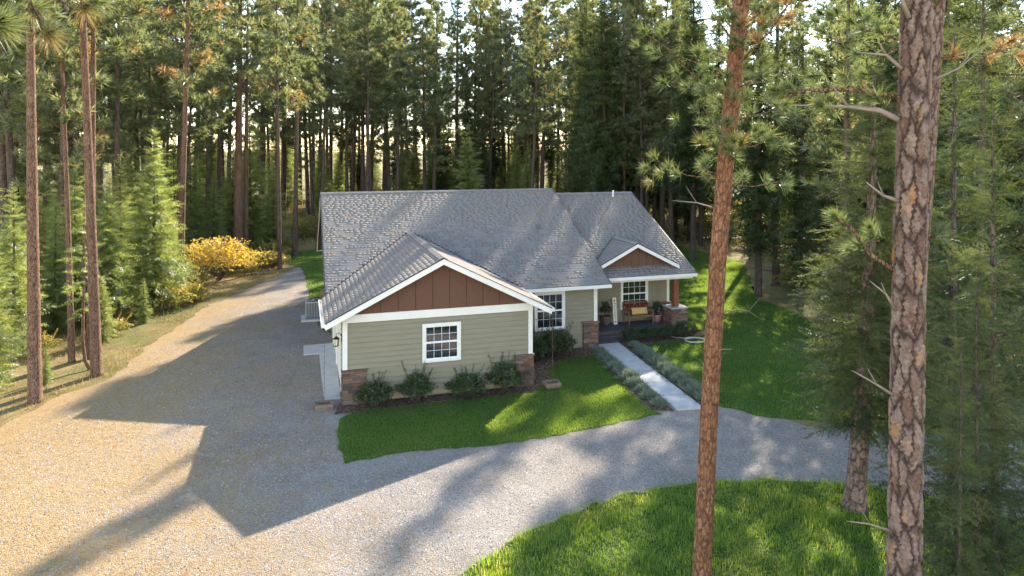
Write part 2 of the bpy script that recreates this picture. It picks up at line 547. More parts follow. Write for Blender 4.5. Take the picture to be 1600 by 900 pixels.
def siding(name, O, A, Nn, L, z0, z1, holes=(), e=0.178, parent=None):
    """lap boards on a wall: O origin, A along, Nn outward; each board its own object, split at holes (a0,a1,z0,z1)"""
    O, A, Nn = Vector(O), Vector(A), Vector(Nn)
    wall = MB()
    par = parent or empty(name, parent=house)
    z = z0
    while z < z1 - 0.02:
        zt = min(z + e, z1)
        spans = [(0.0, L)]
        for (a0, a1, h0, h1) in holes:
            if zt > h0 + 0.01 and z < h1 - 0.01:
                ns = []
                for s0, s1 in spans:
                    if a0 > s0: ns.append((s0, min(s1, a0)))
                    if a1 < s1: ns.append((max(s0, a1), s1))
                spans = [q for q in ns if q[1] - q[0] > 0.03]
        for s0, s1 in spans:
            bb = MB()
            prof = [(0.001, z), (0.050, z), (0.008, zt + 0.012), (0.001, zt + 0.012)]
            bb.prism([O + A * s0 + Nn * d + Vector((0, 0, zz)) for d, zz in prof], A * (s1 - s0))
            bb.build('siding_board', M['siding'], par)
        z = zt
    return par

gw = (2.629, 3.989, 1.177, 2.519)
siding('cladding', (0.09, 0, 0), (1, 0, 0), (0, -1, 0), W - 0.18, 0.10, zb, [(gw[0] - 0.09, gw[1] - 0.09, gw[2], gw[3])])
mw = (7.998, 9.369, 0.901, 2.535)
siding('cladding', (W, vmw, 0), (1, 0, 0), (0, -1, 0), um - W - 0.09, 0.10, 2.72, [(mw[0] - W, mw[1] - W, mw[2], mw[3])])
pw = (13.03, 14.47, 0.98, 2.43)
siding('cladding', (um, vpw, 0), (1, 0, 0), (0, -1, 0), 15.57 - um - 0.1, 0.42, 2.80, [(pw[0] - um, pw[1] - um, pw[2], pw[3])])
siding('cladding', (um, vmw, 0), (0, 1, 0), (1, 0, 0), vpw - vmw - 0.02, 0.42, 2.72)
siding('cladding', (W, 0, 0), (0, 1, 0), (1, 0, 0), vmw - 0.02, 0.10, zb)
siding('cladding', (0.0, 18.0, 0), (0, -1, 0), (-1, 0, 0), 10.2, 0.10, 2.9)
siding('cladding', (0.0, 7.78, 0), (0, -1, 0), (-1, 0, 0), 7.7, 0.10, 2.75, [(0.3, 3.1, -1, 2.5), (3.35, 6.5, -1, 2.5)])

# corner boards and frieze bands
def part(name, mat, boxes, parent=house):
    bb = MB()
    for q in boxes: bb.box(*q)
    return bb.build(name, mat, parent)
part('corner_board', M['trim'], [(-0.058, 0.10, -0.058, 0.0, 1.16, zb + 0.003)])
part('corner_board', M['cream'], [(-0.058, -0.002, 0.002, 0.11, 0.1, 2.75)])  # left face of the white corner, warm bounce light in its colour
part('corner_board', M['trim'], [(W - 0.10, W + 0.058, -0.058, 0.0, 1.16, zb + 0.003)])
part('corner_board', M['trim'], [(W + 0.002, W + 0.058, 0.002, 0.11, 0.1, 2.75)])
part('corner_board', M['trim'], [(um - 0.10, um + 0.058, vmw - 0.058, vmw, 1.15, 2.72)])
part('corner_board', M['trim'], [(15.47, 15.60, vpw - 0.058, vpw, 1.2, 2.80)])
part('frieze_band', M['trim'], [(-0.065, W + 0.065, -0.075, -0.002, zb, zb + 0.265)])
part('frieze_band', M['trim'], [(W + 0.06, um - 0.11, vmw - 0.06, vmw + 0.01, 2.60, 2.655)])

# brown vertical panels in the garage gable, each its own piece
x = 0.0
zlow = zb + 0.265
n_p = 11
pw_ = W / n_p
for i in range(n_p):
    a0, a1 = i * pw_ + 0.009, (i + 1) * pw_ - 0.009
    def top(u): return za - 0.20 - pt * abs(u - W / 2)
    pts = [(a0, zlow)]
    if top(a0) < zlow and top(a1) < zlow: continue
    P = [(a0, zlow), (a1, zlow), (a1, max(top(a1), zlow + 0.004))]
    if a0 < W / 2 < a1: P.append((W / 2, top(W / 2)))
    P.append((a0, max(top(a0), zlow + 0.004)))
    bb = MB(); bb.prism([(u, -0.012, z) for u, z in P], (0, -0.022, 0))
    bb.build('gable_panel', M['gable'], house)
b = MB(); b.prism([(0, 0.01, zlow - 0.1), (W, 0.01, zlow - 0.1), (W / 2, 0.01, za - 0.12)], (0, -0.022, 0))
b.build('gable_backing', M['ink'], house)
# small porch gable
hwG = 2.12
n_p = 9
for i in range(n_p):
    a0 = uG - 1.75 + i * 3.5 / n_p + 0.008; a1 = uG - 1.75 + (i + 1) * 3.5 / n_p - 0.008
    def topg(u): return zG - 0.17 - pt * abs(u - uG)
    zl = 3.20
    if max(topg(a0), topg(a1)) < zl + 0.02: continue
    P = [(a0, zl), (a1, zl), (a1, max(topg(a1), zl + 0.004))]
    if a0 < uG < a1: P.append((uG, topg(uG)))
    P.append((a0, max(topg(a0), zl + 0.004)))
    bb = MB(); bb.prism([(u, vG + 0.02, z) for u, z in P], (0, -0.02, 0))
    bb.build('gable_panel', M['gable'], house)
b = MB(); b.prism([(uG - 1.8, vG + 0.04, 3.15), (uG + 1.8, vG + 0.04, 3.15), (uG, vG + 0.04, zG - 0.08)], (0, -0.018, 0))
b.build('gable_backing', M['ink'], house)
# left gable end of the main roof
b = MB(); b.prism([(-0.005, ve + 0.5, 2.80), (-0.005, vR - 0.5, 2.80), (-0.005, vr, zr - 0.22)], (0.03, 0, 0))
b.build('gable_end', M['gable'], house)

# windows ----------------------------------------------------------------------
def window(u0, u1, z0, z1, v, cols=4, rows=2, trim=0.10):
    wn = empty('window', parent=house)
    f = MB()
    y0, y1 = v - 0.062, v - 0.001
    f.box(u0, u0 + trim, y0, y1, z0, z1); f.box(u1 - trim, u1, y0, y1, z0, z1)
    f.box(u0 + trim, u1 - trim, y0, y1, z1 - trim, z1); f.box(u0 + trim, u1 - trim, y0 - 0.01, y1, z0, z0 + trim)
    f.build('casing', M['trim'], wn)
    a0, a1, c0, c1 = u0 + trim, u1 - trim, z0 + trim, z1 - trim
    zm = (c0 + c1) / 2 + 0.01
    s = MB(); sw = 0.035
    s.box(a0, a0 + sw, v - 0.046, v - 0.002, c0, c1); s.box(a1 - sw, a1, v - 0.046, v - 0.002, c0, c1)
    s.box(a0 + sw, a1 - sw, v - 0.046, v - 0.002, c1 - sw, c1); s.box(a0 + sw, a1 - sw, v - 0.046, v - 0.002, c0, c0 + sw)
    s.build('sash', M['white'], wn)
    s = MB(); s.box(a0 + sw, a1 - sw, v - 0.052, v - 0.004, zm - 0.03, zm + 0.03)
    s.build('meeting_rail', M['white'], wn)
    for q0, q1 in ((c0 + sw, zm - 0.03), (zm + 0.03, c1 - sw)):
        g = MB(); g.box(a0 + sw, a1 - sw, v - 0.026, v - 0.006, q0, q1)
        g.build('pane', M['glass'], wn)
        for k in range(1, cols):
            x = a0 + sw + (a1 - a0 - 2 * sw) * k / cols
            g = MB(); g.box(x - 0.006, x + 0.006, v - 0.033, v - 0.012, q0, q1); g.build('muntin', M['white'], wn)
        for k in range(1, rows):
            z = q0 + (q1 - q0) * k / rows
            g = MB(); g.box(a0 + sw, a1 - sw, v - 0.0345, v - 0.013, z - 0.006, z + 0.006); g.build('muntin', M['white'], wn)
    return wn
window(*gw, 0.0); window(*mw, vmw); window(*pw, vpw)

# garage doors on the left side
for (d0, d1) in ((1.3, 4.4), (4.7, 7.45)):
    gd = part('garage_door', M['cream'], [(-0.012, 0.0, d0, d1, 0.05, 2.40)])
    for k in range(4):
        bb = MB(); bb.box(-0.026, -0.013, d0 + 0.03, d1 - 0.03, 0.08 + k * 0.58, 0.08 + k * 0.58 + 0.55); bb.build('door_panel', M['cream'], gd)
    part('door_trim', M['trim'], [(-0.06, -0.001, d0 - 0.12, d0, 0.05, 2.52), (-0.06, -0.001, d1, d1 + 0.12, 0.05, 2.52), (-0.06, -0.001, d0, d1, 2.40, 2.52)])
# front door on the porch side wall
fd = part('front_door', M['post'], [(um + 0.024, um + 0.06, 4.75, 5.7, 0.42, 2.45)])
bb = MB(); bb.box(um + 0.05, um + 0.10, 4.84, 4.87, 1.4, 1.46); bb.build('door_handle', M['black'], fd)

# roof ---------------------------------------------------------------------------
roof = empty('roof', parent=house)
cs, sn = 1 / math.sqrt(1 + pt * pt), pt / math.sqrt(1 + pt * pt)
def deck(poly, th=0.10):
    bb = MB(); bb.prism(poly, (0, 0, -th)); return bb.build('roof_deck', M['deck_under'], roof)
dz = -0.012
def zmain(v): return zr - pt * abs(v - vr) + dz
def zsec(v): return z2 - pt * abs(v - v2) + dz
def zgar(u): return za - pt * abs(u - W / 2) + dz
deck([(uL, ve, zmain(ve)), (uR, ve, zmain(ve)), (uR, vr, zmain(vr)), (uL, vr, zmain(vr))])
deck([(uR, vR, zmain(vR)), (uL, vR, zmain(vR)), (uL, vr, zmain(vr)), (uR, vr, zmain(vr))])
deck([(uR - 1.2, v2e, zsec(v2e)), (u2R, v2e, zsec(v2e)), (u2R, v2, zsec(v2)), (uR - 1.2, v2, zsec(v2))])
vb2 = 2 * v2 - v2e
deck([(u2R, vb2, zsec(vb2)), (uR - 1.2, vb2, zsec(vb2)), (uR - 1.2, v2, zsec(v2)), (u2R, v2, zsec(v2))])
def vval(z): return vr - (zr - z) / pt
for sg in (-1, 1):
    ue = W / 2 + sg * (W / 2 + oE)
    deck([(ue, -oF, ze + dz), (W / 2, -oF, za + dz), (W / 2, vval(za), za + dz), (ue, vval(ze), ze + dz)])
    ue = uG + sg * hwG
    zeG = zG - pt * hwG
    deck([(ue, vG - 0.28, zeG + dz), (uG, vG - 0.28, zG + dz), (uG, v2 - (z2 - zG) / pt, zG + dz), (ue, v2 - (z2 - zeG) / pt, zeG + dz)], 0.07)

EXP = 0.172
tabs = []   # (O, A, U, Nn, a0, a1, s, depth-from-camera)
def course(O, A, U, Nn, L, spans_at, seed):
    r = random.Random(seed)
    O, A, U, Nn = Vector(O), Vector(A), Vector(U), Vector(Nn)
    k = 0
    s = 0.0
    while s < L - 0.03:
        for a0, a1 in spans_at(s):
            a = a0 - r.uniform(0, 0.3)
            while a < a1:
                wdt = r.choice((0.14, 0.18, 0.24, 0.30, 0.36))
                q0, q1 = max(a, a0), min(a + wdt - 0.004, a1)
                if q1 - q0 > 0.03:
                    tabs.append((O, A, U, Nn, q0, q1, s, min(EXP * 1.12, L - s + 0.02), 0.0072, r.random()))
                a += wdt
        s += EXP
def cut(spans, lo, hi):
    outp = []
    for a, b_ in spans:
        if hi <= a or lo >= b_: outp.append((a, b_)); continue
        if lo > a: outp.append((a, lo))
        if hi < b_: outp.append((hi, b_))
    return outp
def sp_main(s):
    z = zme + s * sn
    S = [(uL - 0.01, uR + 0.01)]
    if z < za: S = cut(S, W / 2 - (za - z) / pt, W / 2 + (za - z) / pt)
    return S
course((0, ve - 0.02, zme), (1, 0, 0), (0, cs, sn), (0, -sn, cs), (vr - ve + 0.02) / cs, sp_main, 1)
def sp_sec(s):
    z = z2e + s * sn
    v = v2e + s * cs
    S = [(uR - 0.3, u2R + 0.01)]
    if zG > z > 3.17: S = cut(S, uG - (zG - z) / pt, uG + (zG - z) / pt)
    return S
course((0, v2e - 0.02, z2e), (1, 0, 0), (0, cs, sn), (0, -sn, cs), (v2 - v2e + 0.02) / cs, sp_sec, 2)
for sg in (-1, 1):
    Lg = (W / 2 + oE) / cs
    course((W / 2 + sg * (W / 2 + oE + 0.02), 0, ze - 0.01), (0, 1, 0), (-sg * cs, 0, sn), (sg * sn, 0, cs), Lg + 0.02, lambda s: [(-oF - 0.01, vval(ze + s * sn) + 0.05)], 3 + sg)
    course((uG + sg * (hwG + 0.01), 0, zG - pt * hwG), (0, 1, 0), (-sg * cs, 0, sn), (sg * sn, 0, cs), hwG / cs, lambda s: [(vG - 0.29, v2 - (z2 - (zG - pt * hwG + s * sn)) / pt + 0.04)], 7 + sg)

def tab_size(q):
    O, A, U, Nn, a0, a1, s, d, th, tn = q
    c = O + A * (a0 + a1) * 0.5 + U * s
    x, y = hw(c.x, c.y)
    view = Vector((x, y, c.z - CAM_H))
    nn = Vector((Nn.x * ct - Nn.y * st_, Nn.x * st_ + Nn.y * ct, Nn.z))
    return (a1 - a0) * abs(view.normalized().dot(nn)) / view.length_squared if nn.dot(view) < 0 else 0
tabs.sort(key=tab_size, reverse=True)
unit = MB()
unit.add([(0, 0, 0), (1, 0, 0), (1, 1, -0.4), (0, 1, -0.4), (0, 0, 1), (1, 0, 1), (1, 1, 0.25), (0, 1, 0.25)],
         [(4, 5, 6, 7), (0, 1, 5, 4), (1, 2, 6, 5), (2, 3, 7, 6), (3, 0, 4, 7)])
unit_me = unit.mesh('shingle', M['shingle'])
uv = np.array(unit.v); uf = np.array(unit.f)
for q in tabs[:300]:
    O, A, U, Nn, a0, a1, s, d, th, tn = q
    o = link('shingle', unit_me, roof)
    p0 = O + A * a0 + U * s
    mat = Matrix(((A.x * (a1 - a0), U.x * d, Nn.x * th, p0.x), (A.y * (a1 - a0), U.y * d, Nn.y * th, p0.y), (A.z * (a1 - a0), U.z * d, Nn.z * th, p0.z), (0, 0, 0, 1)))
    o.matrix_basis = mat
VV, TT = [], []
for q in tabs[300:]:
    O, A, U, Nn, a0, a1, s, d, th, tn = q
    p0 = np.array(O + A * a0 + U * s)
    VV.append(p0 + uv[:, :1] * (a1 - a0) * np.array(A) + uv[:, 1:2] * d * np.array(U) + uv[:, 2:3] * th * np.array(Nn))
    TT.append(np.full(8, tn))
FF = np.concatenate([uf + 8 * i for i in range(len(VV))])
o = link('shingle_field', arr_mesh('shingle_field', np.concatenate(VV), FF, M['shingle_field'], np.concatenate(TT)), roof)
o['kind'] = 'stuff'

# ridge caps
capb = MB(); capb.prism([(-0.15, 0, -0.075), (0, 0, 0.0), (0.15, 0, -0.075), (0.15, 0, -0.055), (0, 0, 0.022), (-0.15, 0, -0.055)], (0, 0.32, 0.0))
cap_me = capb.mesh('ridge_cap', M['shingle'])
def ridge(p0, p1, rot):
    n = int((Vector(p1) - Vector(p0)).length / 0.27)
    for k in range(n + 1):
        o = link('ridge_cap', cap_me, roof)
        p = Vector(p0).lerp(Vector(p1), k / max(n, 1))
        o.location = (p.x, p.y, p.z + 0.018 + 0.006 * (k % 2))
        o.rotation_euler = (0, 0, rot)
ridge((uL + 0.3, vr, zr), (uR, vr, zr), R(90)); ridge((uR + 0.35, v2, z2), (u2R, v2, z2), R(90))
ridge((W / 2, -oF, za), (W / 2, vval(za) - 0.2, za), 0); ridge((uG, vG - 0.28, zG), (uG, 6.85, zG), 0)

# rakes, fascias and gutters
def rake(p0, p1, side, h=0.20, mat='trim', name='rake_board'):
    bb = MB(); bb.beam(Vector(p0) + Vector((0, 0, -0.02)), Vector(p1) + Vector((0, 0, -0.02)), side, (0, 0, -h)); o = bb.build(name, M[mat], house)
    s = Vector(side)
    bb = MB(); bb.beam(Vector(p0) + Vector((0, 0, 0.012)), Vector(p1) + Vector((0, 0, 0.012)), s * 1.5, (0, 0, -0.03)); bb.build('drip_edge', M['drip'], o)
f0 = -oF
rake((-oE, f0, ze), (W / 2, f0, za), (0, -0.035, 0)); rake((W + oE, f0, ze), (W / 2, f0, za), (0, -0.035, 0))
vf = vG - 0.28
rake((uG - hwG, vf, zG - pt * hwG), (uG, vf, zG), (0, -0.03, 0), 0.17); rake((uG + hwG, vf, zG - pt * hwG), (uG, vf, zG), (0, -0.03, 0), 0.17)
rake((uL, ve, zme), (uL, vr, zr), (-0.035, 0, 0), 0.2, 'cream'); rake((uL, vR, zme), (uL, vr, zr), (-0.035, 0, 0), 0.2, 'cream')  # left rakes: white fascia with driveway bounce light painted into the colour
rake((uR, ve, zme), (uR, vr, zr), (0.03, 0, 0), 0.16); rake((u2R, v2e, z2e), (u2R, v2, z2), (0.035, 0, 0))
def gutter(p0, p1, outv):
    bb = MB(); o = Vector(outv)
    p0, p1 = Vector(p0), Vector(p1)
    bb.beam(p0 + Vector((0, 0, -0.14)), p1 + Vector((0, 0, -0.14)), o * 0.11, (0, 0, 0.012))
    bb.beam(p0 + Vector((0, 0, -0.128)) + o * 0.098, p1 + Vector((0, 0, -0.128)) + o * 0.098, o * 0.012, (0, 0, 0.118))
    bb.beam(p0 + Vector((0, 0, -0.17)), p1 + Vector((0, 0, -0.17)), o * -0.02, (0, 0, 0.15))
    for q in (p0, p1):
        d = (p1 - p0).normalized() * (0.01 if q is p0 else -0.01)
        bb.beam(q + Vector((0, 0, -0.138)), q + d + Vector((0, 0, -0.138)), o * 0.11, (0, 0, 0.12))
    return bb.build('gutter', M['trim'], house)
gutter((W + oE + 0.1, ve - 0.02, zme), (uR, ve - 0.02, zme), (0, -1, 0))
gutter((uR + 0.05, v2e - 0.02, z2e), (u2R, v2e - 0.02, z2e), (0, -1, 0))
gutter((-oE - 0.02, -oF, ze), (-oE - 0.02, vval(ze) - 0.1, ze), (-1, 0, 0))
gutter((W + oE + 0.02, -oF, ze), (W + oE + 0.02, vval(ze) - 0.1, ze), (1, 0, 0))
gutter((uL, vR + 0.02, zme), (uR, vR + 0.02, zme), (0, 1, 0))
# soffits
part('soffit', M['soffit'], [(W - 0.05, uR - 0.02, ve + 0.03, vmw, 2.655, 2.685)])
part('soffit', M['soffit'], [(um, 15.9, v2e + 0.03, vpw, 2.755, 2.785)])
part('porch_beam', M['trim'], [(um + 0.05, 15.95, v2e + 0.10, v2e + 0.28, 2.60, 2.752)])
# roof vents
bb = MB(); bb.lathe([(0.04, 0), (0.04, 0.34), (0.03, 0.345)], 14.7, 10.35, 10); o = bb.build('vent_pipe', M['white'], house); o.location.z = 5.98
bb = MB(); bb.lathe([(0.11, 0.0), (0.07, 0.05), (0.05, 0.2), (0.08, 0.22), (0.08, 0.26), (0.02, 0.28)], 9.38, 7.27, 10); o = bb.build('roof_vent', M['dkgrey'], house); o.location.z = 4.74

# stone piers: a core with individual ledge stones ---------------------------------
stone_me = []
for k in range(6):
    r = np.random.default_rng(40 + k)
    V = np.array([(x, y, z) for z in (0, 1) for (x, y) in ((0, 0), (1, 0), (1, 1), (0, 1))], float)
    V += r.uniform(-0.06, 0.06, V.shape) * np.array([0.5, 1.5, 1.2])
    q = MB(); q.add(V, [(0, 3, 2, 1), (4, 5, 6, 7), (0, 1, 5, 4), (1, 2, 6, 5), (2, 3, 7, 6), (3, 0, 4, 7)])
    stone_me.append(q.mesh('stone', M['stone']))
def stone_face(pier, O, A, Nn, L, z0, z1, r):
    O, A, Nn = Vector(O), Vector(A), Vector(Nn)
    z = z0
    while z < z1 - 0.02:
        h = min(r.choice((0.055, 0.075, 0.095, 0.12)), z1 - z)
        a = 0.0
        while a < L - 0.02:
            l = min(r.uniform(0.14, 0.42), L - a)
            if L - a - l < 0.08: l = L - a
            o = link('stone', r.choice(stone_me), pier)
            p = O + A * (a + 0.004) + Vector((0, 0, z + 0.004)) - Nn * 0.03
            d = 0.03 + r.uniform(0.015, 0.055)
            o.matrix_basis = Matrix(((A.x * (l - 0.008), Nn.x * d, 0, p.x), (A.y * (l - 0.008), Nn.y * d, 0, p.y), (0, 0, h - 0.008, p.z), (0, 0, 0, 1)))
            a += l
        z += h
def pier(x0, x1, y0, y1, z1, faces, seed, z0=-0.05, cap=True, capw=0.05):
    pr = part('stone_pier', M['mortar'], [(x0, x1, y0, y1, z0, z1)])
    r = random.Random(seed)
    if 'f' in faces: stone_face(pr, (x0, y0, 0), (1, 0, 0), (0, -1, 0), x1 - x0, z0, z1, r)
    if 'r' in faces: stone_face(pr, (x1, y0, 0), (0, 1, 0), (1, 0, 0), y1 - y0, z0, z1, r)
    if 'l' in faces: stone_face(pr, (x0, y1, 0), (0, -1, 0), (-1, 0, 0), y1 - y0, z0, z1, r)
    if 'b' in faces: stone_face(pr, (x1, y1, 0), (-1, 0, 0), (0, 1, 0), x1 - x0, z0, z1, r)
    if cap:
        bb = MB(); bb.box(x0 - capw, x1 + capw, y0 - capw, y1 + (capw if 'b' in faces else 0), z1 + 0.002, z1 + 0.05); bb.build('pier_cap', M['cap' if 'b' in faces else 'stone'], pr)
    return pr
pier(-0.06, 0.70, -0.10, -0.001, 1.12, 'fl', 1)
part('stone_return', M['mortar'], [(-0.06, -0.001, 0.0, 0.5, -0.05, 1.1)])
pier(W - 0.62, W + 0.06, -0.10, -0.001, 1.12, 'fr', 2)
pier(um - 0.62, um + 0.06, vmw - 0.10, vmw - 0.001, 1.10, 'fr', 3)
pier(14.95, 15.75, 4.58, 5.32, 1.18, 'frlb', 4)
pier(14.78, 15.62, vpw - 0.10, vpw - 0.025, 1.17, 'fr', 5)

# porch --------------------------------------------------------------------------
part('porch_base', M['mortar'], [(um + 0.08, 15.7, 4.62, vpw - 0.03, -0.05, 0.36)])
for k in range(10):
    bb = MB(); bb.box(um + 0.065, 15.72, 4.58 + k * 0.138, 4.58 + k * 0.138 + 0.130, 0.363, 0.40); bb.build('deck_board', M['porchboard'], house)
st = part('porch_step', M['step'], [(um + 0.08, 12.05, 4.30, 4.575, -0.02, 0.235)])
bb = MB(); bb.box(um + 0.07, 12.07, 4.27, 4.572, 0.237, 0.265); bb.build('tread', M['porchboard'], st)
st = part('porch_step', M['step'], [(um + 0.08, 12.05, 4.02, 4.268, -0.02, 0.11)])
bb = MB(); bb.box(um + 0.07, 12.07, 3.99, 4.266, 0.112, 0.138); bb.build('tread', M['porchboard'], st)
part('porch_post', M['post'], [(15.22, 15.46, 4.83, 5.07, 1.235, 2.752)])

# lamps on the walls
def lantern(x, y, z, dx, dy, name):
    l = empty(name, (x, y, z), math.atan2(dy, dx), house)
    bb = MB(); bb.box(0, 0.03, -0.06, 0.06, -0.05, 0.25); bb.build('back_plate', M['black'], l)
    bb = MB(); bb.tube([(0.03, 0, 0.16), (0.10, 0, 0.26), (0.19, 0, 0.24), (0.20, 0, 0.14)], [0.012] * 4, 6); bb.build('arm', M['black'], l)
    bb = MB(); bb.lathe([(0.02, 0.15), (0.11, 0.08), (0.12, 0.06)], 0.20, 0, 6); bb.build('lamp_hood', M['black'], l)
    bb = MB(); bb.lathe([(0.095, 0.058), (0.075, -0.16)], 0.20, 0, 6); bb.build('lamp_glass', M['lampglass'], l)
    for k in range(6):
        a = k * math.pi / 3
        bb = MB(); bb.tube([(0.2 + 0.10 * math.cos(a), 0.10 * math.sin(a), 0.06), (0.2 + 0.08 * math.cos(a), 0.08 * math.sin(a), -0.16)], [0.008, 0.008], 4); bb.build('lamp_bar', M['black'], l)
    bb = MB(); bb.lathe([(0.09, -0.16), (0.09, -0.18), (0.03, -0.21)], 0.20, 0, 6); bb.build('lamp_base', M['black'], l)
lantern(-0.035, 0.62, 2.0, -1, 0, 'wall_lantern')
lantern(um + 0.03, 4.35, 1.95, 1, 0, 'wall_lantern')

# ---------------------------------------------------------------- paving
def slab(name, pts, z0, z1, parent=None):
    bb = MB(); bb.prism([(*hw(*p), z0) for p in pts], (0, 0, z1 - z0))
    o = bb.build(name, M['concrete'], parent)
    return o
walk = empty('walkway'); walk['kind'] = 'structure'
Lf, Ln, Rf, Rn = (10.95, 3.98), (10.40, -3.75), (11.98, 3.98), (11.30, -3.85)
n = 6
for k in range(n):
    a, b_ = k / n + 0.0018, (k + 1) / n - 0.0018
    def lp(p, q, s): return (p[0] + (q[0] - p[0]) * s, p[1] + (q[1] - p[1]) * s)
    slab('walk_slab', [lp(Lf, Ln, a), lp(Lf, Ln, b_), lp(Rf, Rn, b_), lp(Rf, Rn, a)], -0.02, 0.06, walk)
apron = empty('concrete_apron'); apron['kind'] = 'structure'
slab('apron_slab', [(-1.29, 6.15), (-1.29, 7.5), (-0.03, 7.6), (-0.03, 6.15)], -0.02, 0.055, apron)
slab('apron_slab', [(-0.66, 3.3), (-0.66, 6.14), (-0.03, 6.14), (-0.03, 3.3)], -0.02, 0.055, apron)
slab('apron_slab', [(-0.62, 0.57), (-0.66, 3.29), (-0.03, 3.29), (-0.09, 0.57)], -0.02, 0.055, apron)
slab('air_conditioner_pad', [(-1.38, 11.9), (-1.38, 13.1), (-0.3, 13.1), (-0.3, 11.9)], -0.02, 0.09)['kind'] = 'structure'

# ---------------------------------------------------------------- air conditioner
x, y = hw(-0.82, 12.5)
ac = empty('air_conditioner', (x, y, 0.091), TH)
tag(ac, 'grey outdoor air conditioner unit on a pale pad beside the garage eave', 'air conditioner')
bb = MB(); bb.box(-0.36, 0.36, -0.36, 0.36, 0, 0.06); bb.build('base', M['dkgrey'], ac)
bb = MB(); bb.box(-0.33, 0.33, -0.33, 0.33, 0.06, 0.78); bb.build('coil', M['dkgrey'], ac)
for s, ax in ((-1, 0), (1, 0), (-1, 1), (1, 1)):
    for k in range(9):
        q = -0.31 + k * 0.0775
        bb = MB()
        if ax == 0: bb.box(q - 0.012, q + 0.012, s * 0.352 - 0.012, s * 0.352 + 0.012, 0.07, 0.78)
        else: bb.box(s * 0.352 - 0.012, s * 0.352 + 0.012, q - 0.012, q + 0.012, 0.07, 0.78)
        bb.build('louver', M['grey'], ac)
bb = MB(); bb.box(-0.37, 0.37, -0.37, 0.37, 0.78, 0.84); bb.build('top_panel', M['grey'], ac)
bb = MB(); bb.lathe([(0.29, 0.842), (0.29, 0.86), (0.27, 0.865)], 0, 0, 24); gt = bb.build('fan_grille', M['black'], ac)
for k in range(5):
    rr = 0.05 + k * 0.048
    bb = MB(); bb.tube([(rr * math.cos(a * math.pi / 10), rr * math.sin(a * math.pi / 10), 0.872) for a in range(21)], [0.006] * 21, 4); bb.build('grille_ring', M['grey'], gt)

# ---------------------------------------------------------------- rain chains with brick basins
brick_u = MB(); brick_u.box(0, 1, 0, 1, 0, 1)
brick_me = brick_u.mesh('brick', M['brick'])
def rain_chain(u, v, ztop, label):
    x, y = hw(u, v)
    rc = empty('rain_chain', (x, y, 0))
    tag(rc, label, 'rain chain', 'copper rain chains')
    bb = MB(); n = int((ztop - 0.25) / 0.16)
    for k in range(n):
        z = 0.22 + k * (ztop - 0.25) / n
        bb.lathe([(0.006, z), (0.016, z + 0.05), (0.006, z + 0.06)], 0, 0, 6)
    bb.build('cup_links', M['copper'], rc)['kind'] = 'stuff'
    bb = MB(); bb.tube([(0, 0, 0.15), (0, 0, ztop)], [0.0055, 0.0055], 5); bb.build('chain', M['copper'], rc)
def basin(u, v, label, wdt=0.58, dep=0.46):
    x, y = hw(u, v)
    bs = empty('brick_basin', (x, y, 0), TH)
    tag(bs, label, 'brick basin', 'brick rain basins')
    bb = MB(); bb.box(-wdt / 2 + 0.09, wdt / 2 - 0.09, -dep / 2 + 0.09, dep / 2 - 0.09, 0.0, 0.06); bb.build('soil_fill', M['soil'], bs)
    for lay in range(2):
        z = 0.002 + lay * 0.098
        for side in (-1, 1):
            for k in range(3):
                l = wdt / 3
                o = link('brick', brick_me, bs); o.location = (-wdt / 2 + k * l + 0.003, side * dep / 2 - (0.0 if side < 0 else 0.095), z); o.scale = (l - 0.006, 0.095, 0.092)
            o = link('brick', brick_me, bs); o.location = (side * wdt / 2 - (0 if side < 0 else 0.095), -dep / 2 + 0.098, z); o.scale = (0.095, dep - 0.196, 0.092)
rain_chain(-0.66, -0.42, 2.78, 'thin copper rain chain hanging from the garage eave above the white slab')
rain_chain(7.27, -0.42, 2.78, 'thin copper rain chain hanging in front of the wall window')
rain_chain(15.98, 4.2, 2.76, 'thin dark rain chain hanging beside the stone porch pier')
basin(-0.66, -0.16, 'small brick basin on gravel at the end of the pale slab')
basin(7.25, -0.40, 'small brick basin at the lawn edge near the garage corner')
basin(16.05, 4.22, 'small dark basin beside the porch hedge and stone pier')

# ---------------------------------------------------------------- porch furniture
zf = 0.402
def hpt(u, v, z=zf): return (*hw(u, v), z)
bench = empty('porch_bench', hpt(13.75, 5.55), TH)
tag(bench, 'brown wooden slatted bench on the porch under the window', 'bench')
for sx in (-0.62, 0.62):
    bb = MB(); bb.beam((sx - 0.03, -0.30, 0), (sx - 0.03, -0.30, 0.62), (0.06, 0, 0), (0, 0.06, 0)); bb.build('leg', M['benchwood'], bench)
    bb = MB(); bb.beam((sx - 0.03, 0.22, 0), (sx - 0.03, 0.34, 0.95), (0.06, 0, 0), (0, 0.06, 0)); bb.build('leg', M['benchwood'], bench)
    bb = MB(); bb.beam((sx - 0.04, -0.34, 0.62), (sx - 0.04, 0.28, 0.64), (0.08, 0, 0), (0, 0, 0.035)); bb.build('armrest', M['benchwood'], bench)
for k in range(5):
    bb = MB(); bb.box(-0.64, 0.64, -0.30 + k * 0.105, -0.30 + k * 0.105 + 0.09, 0.40, 0.43); bb.build('seat_slat', M['benchwood'], bench)
bb = MB(); bb.box(-0.60, 0.60, -0.28, -0.25, 0.32, 0.398); bb.build('apron', M['benchwood'], bench)
for z in (0.5, 0.88):
    bb = MB(); bb.beam((-0.59, 0.262 + (z - 0.5) * 0.12, z), (0.59, 0.262 + (z - 0.5) * 0.12, z), (0, 0.03, 0), (0, 0, 0.07)); bb.build('back_rail', M['benchwood'], bench)
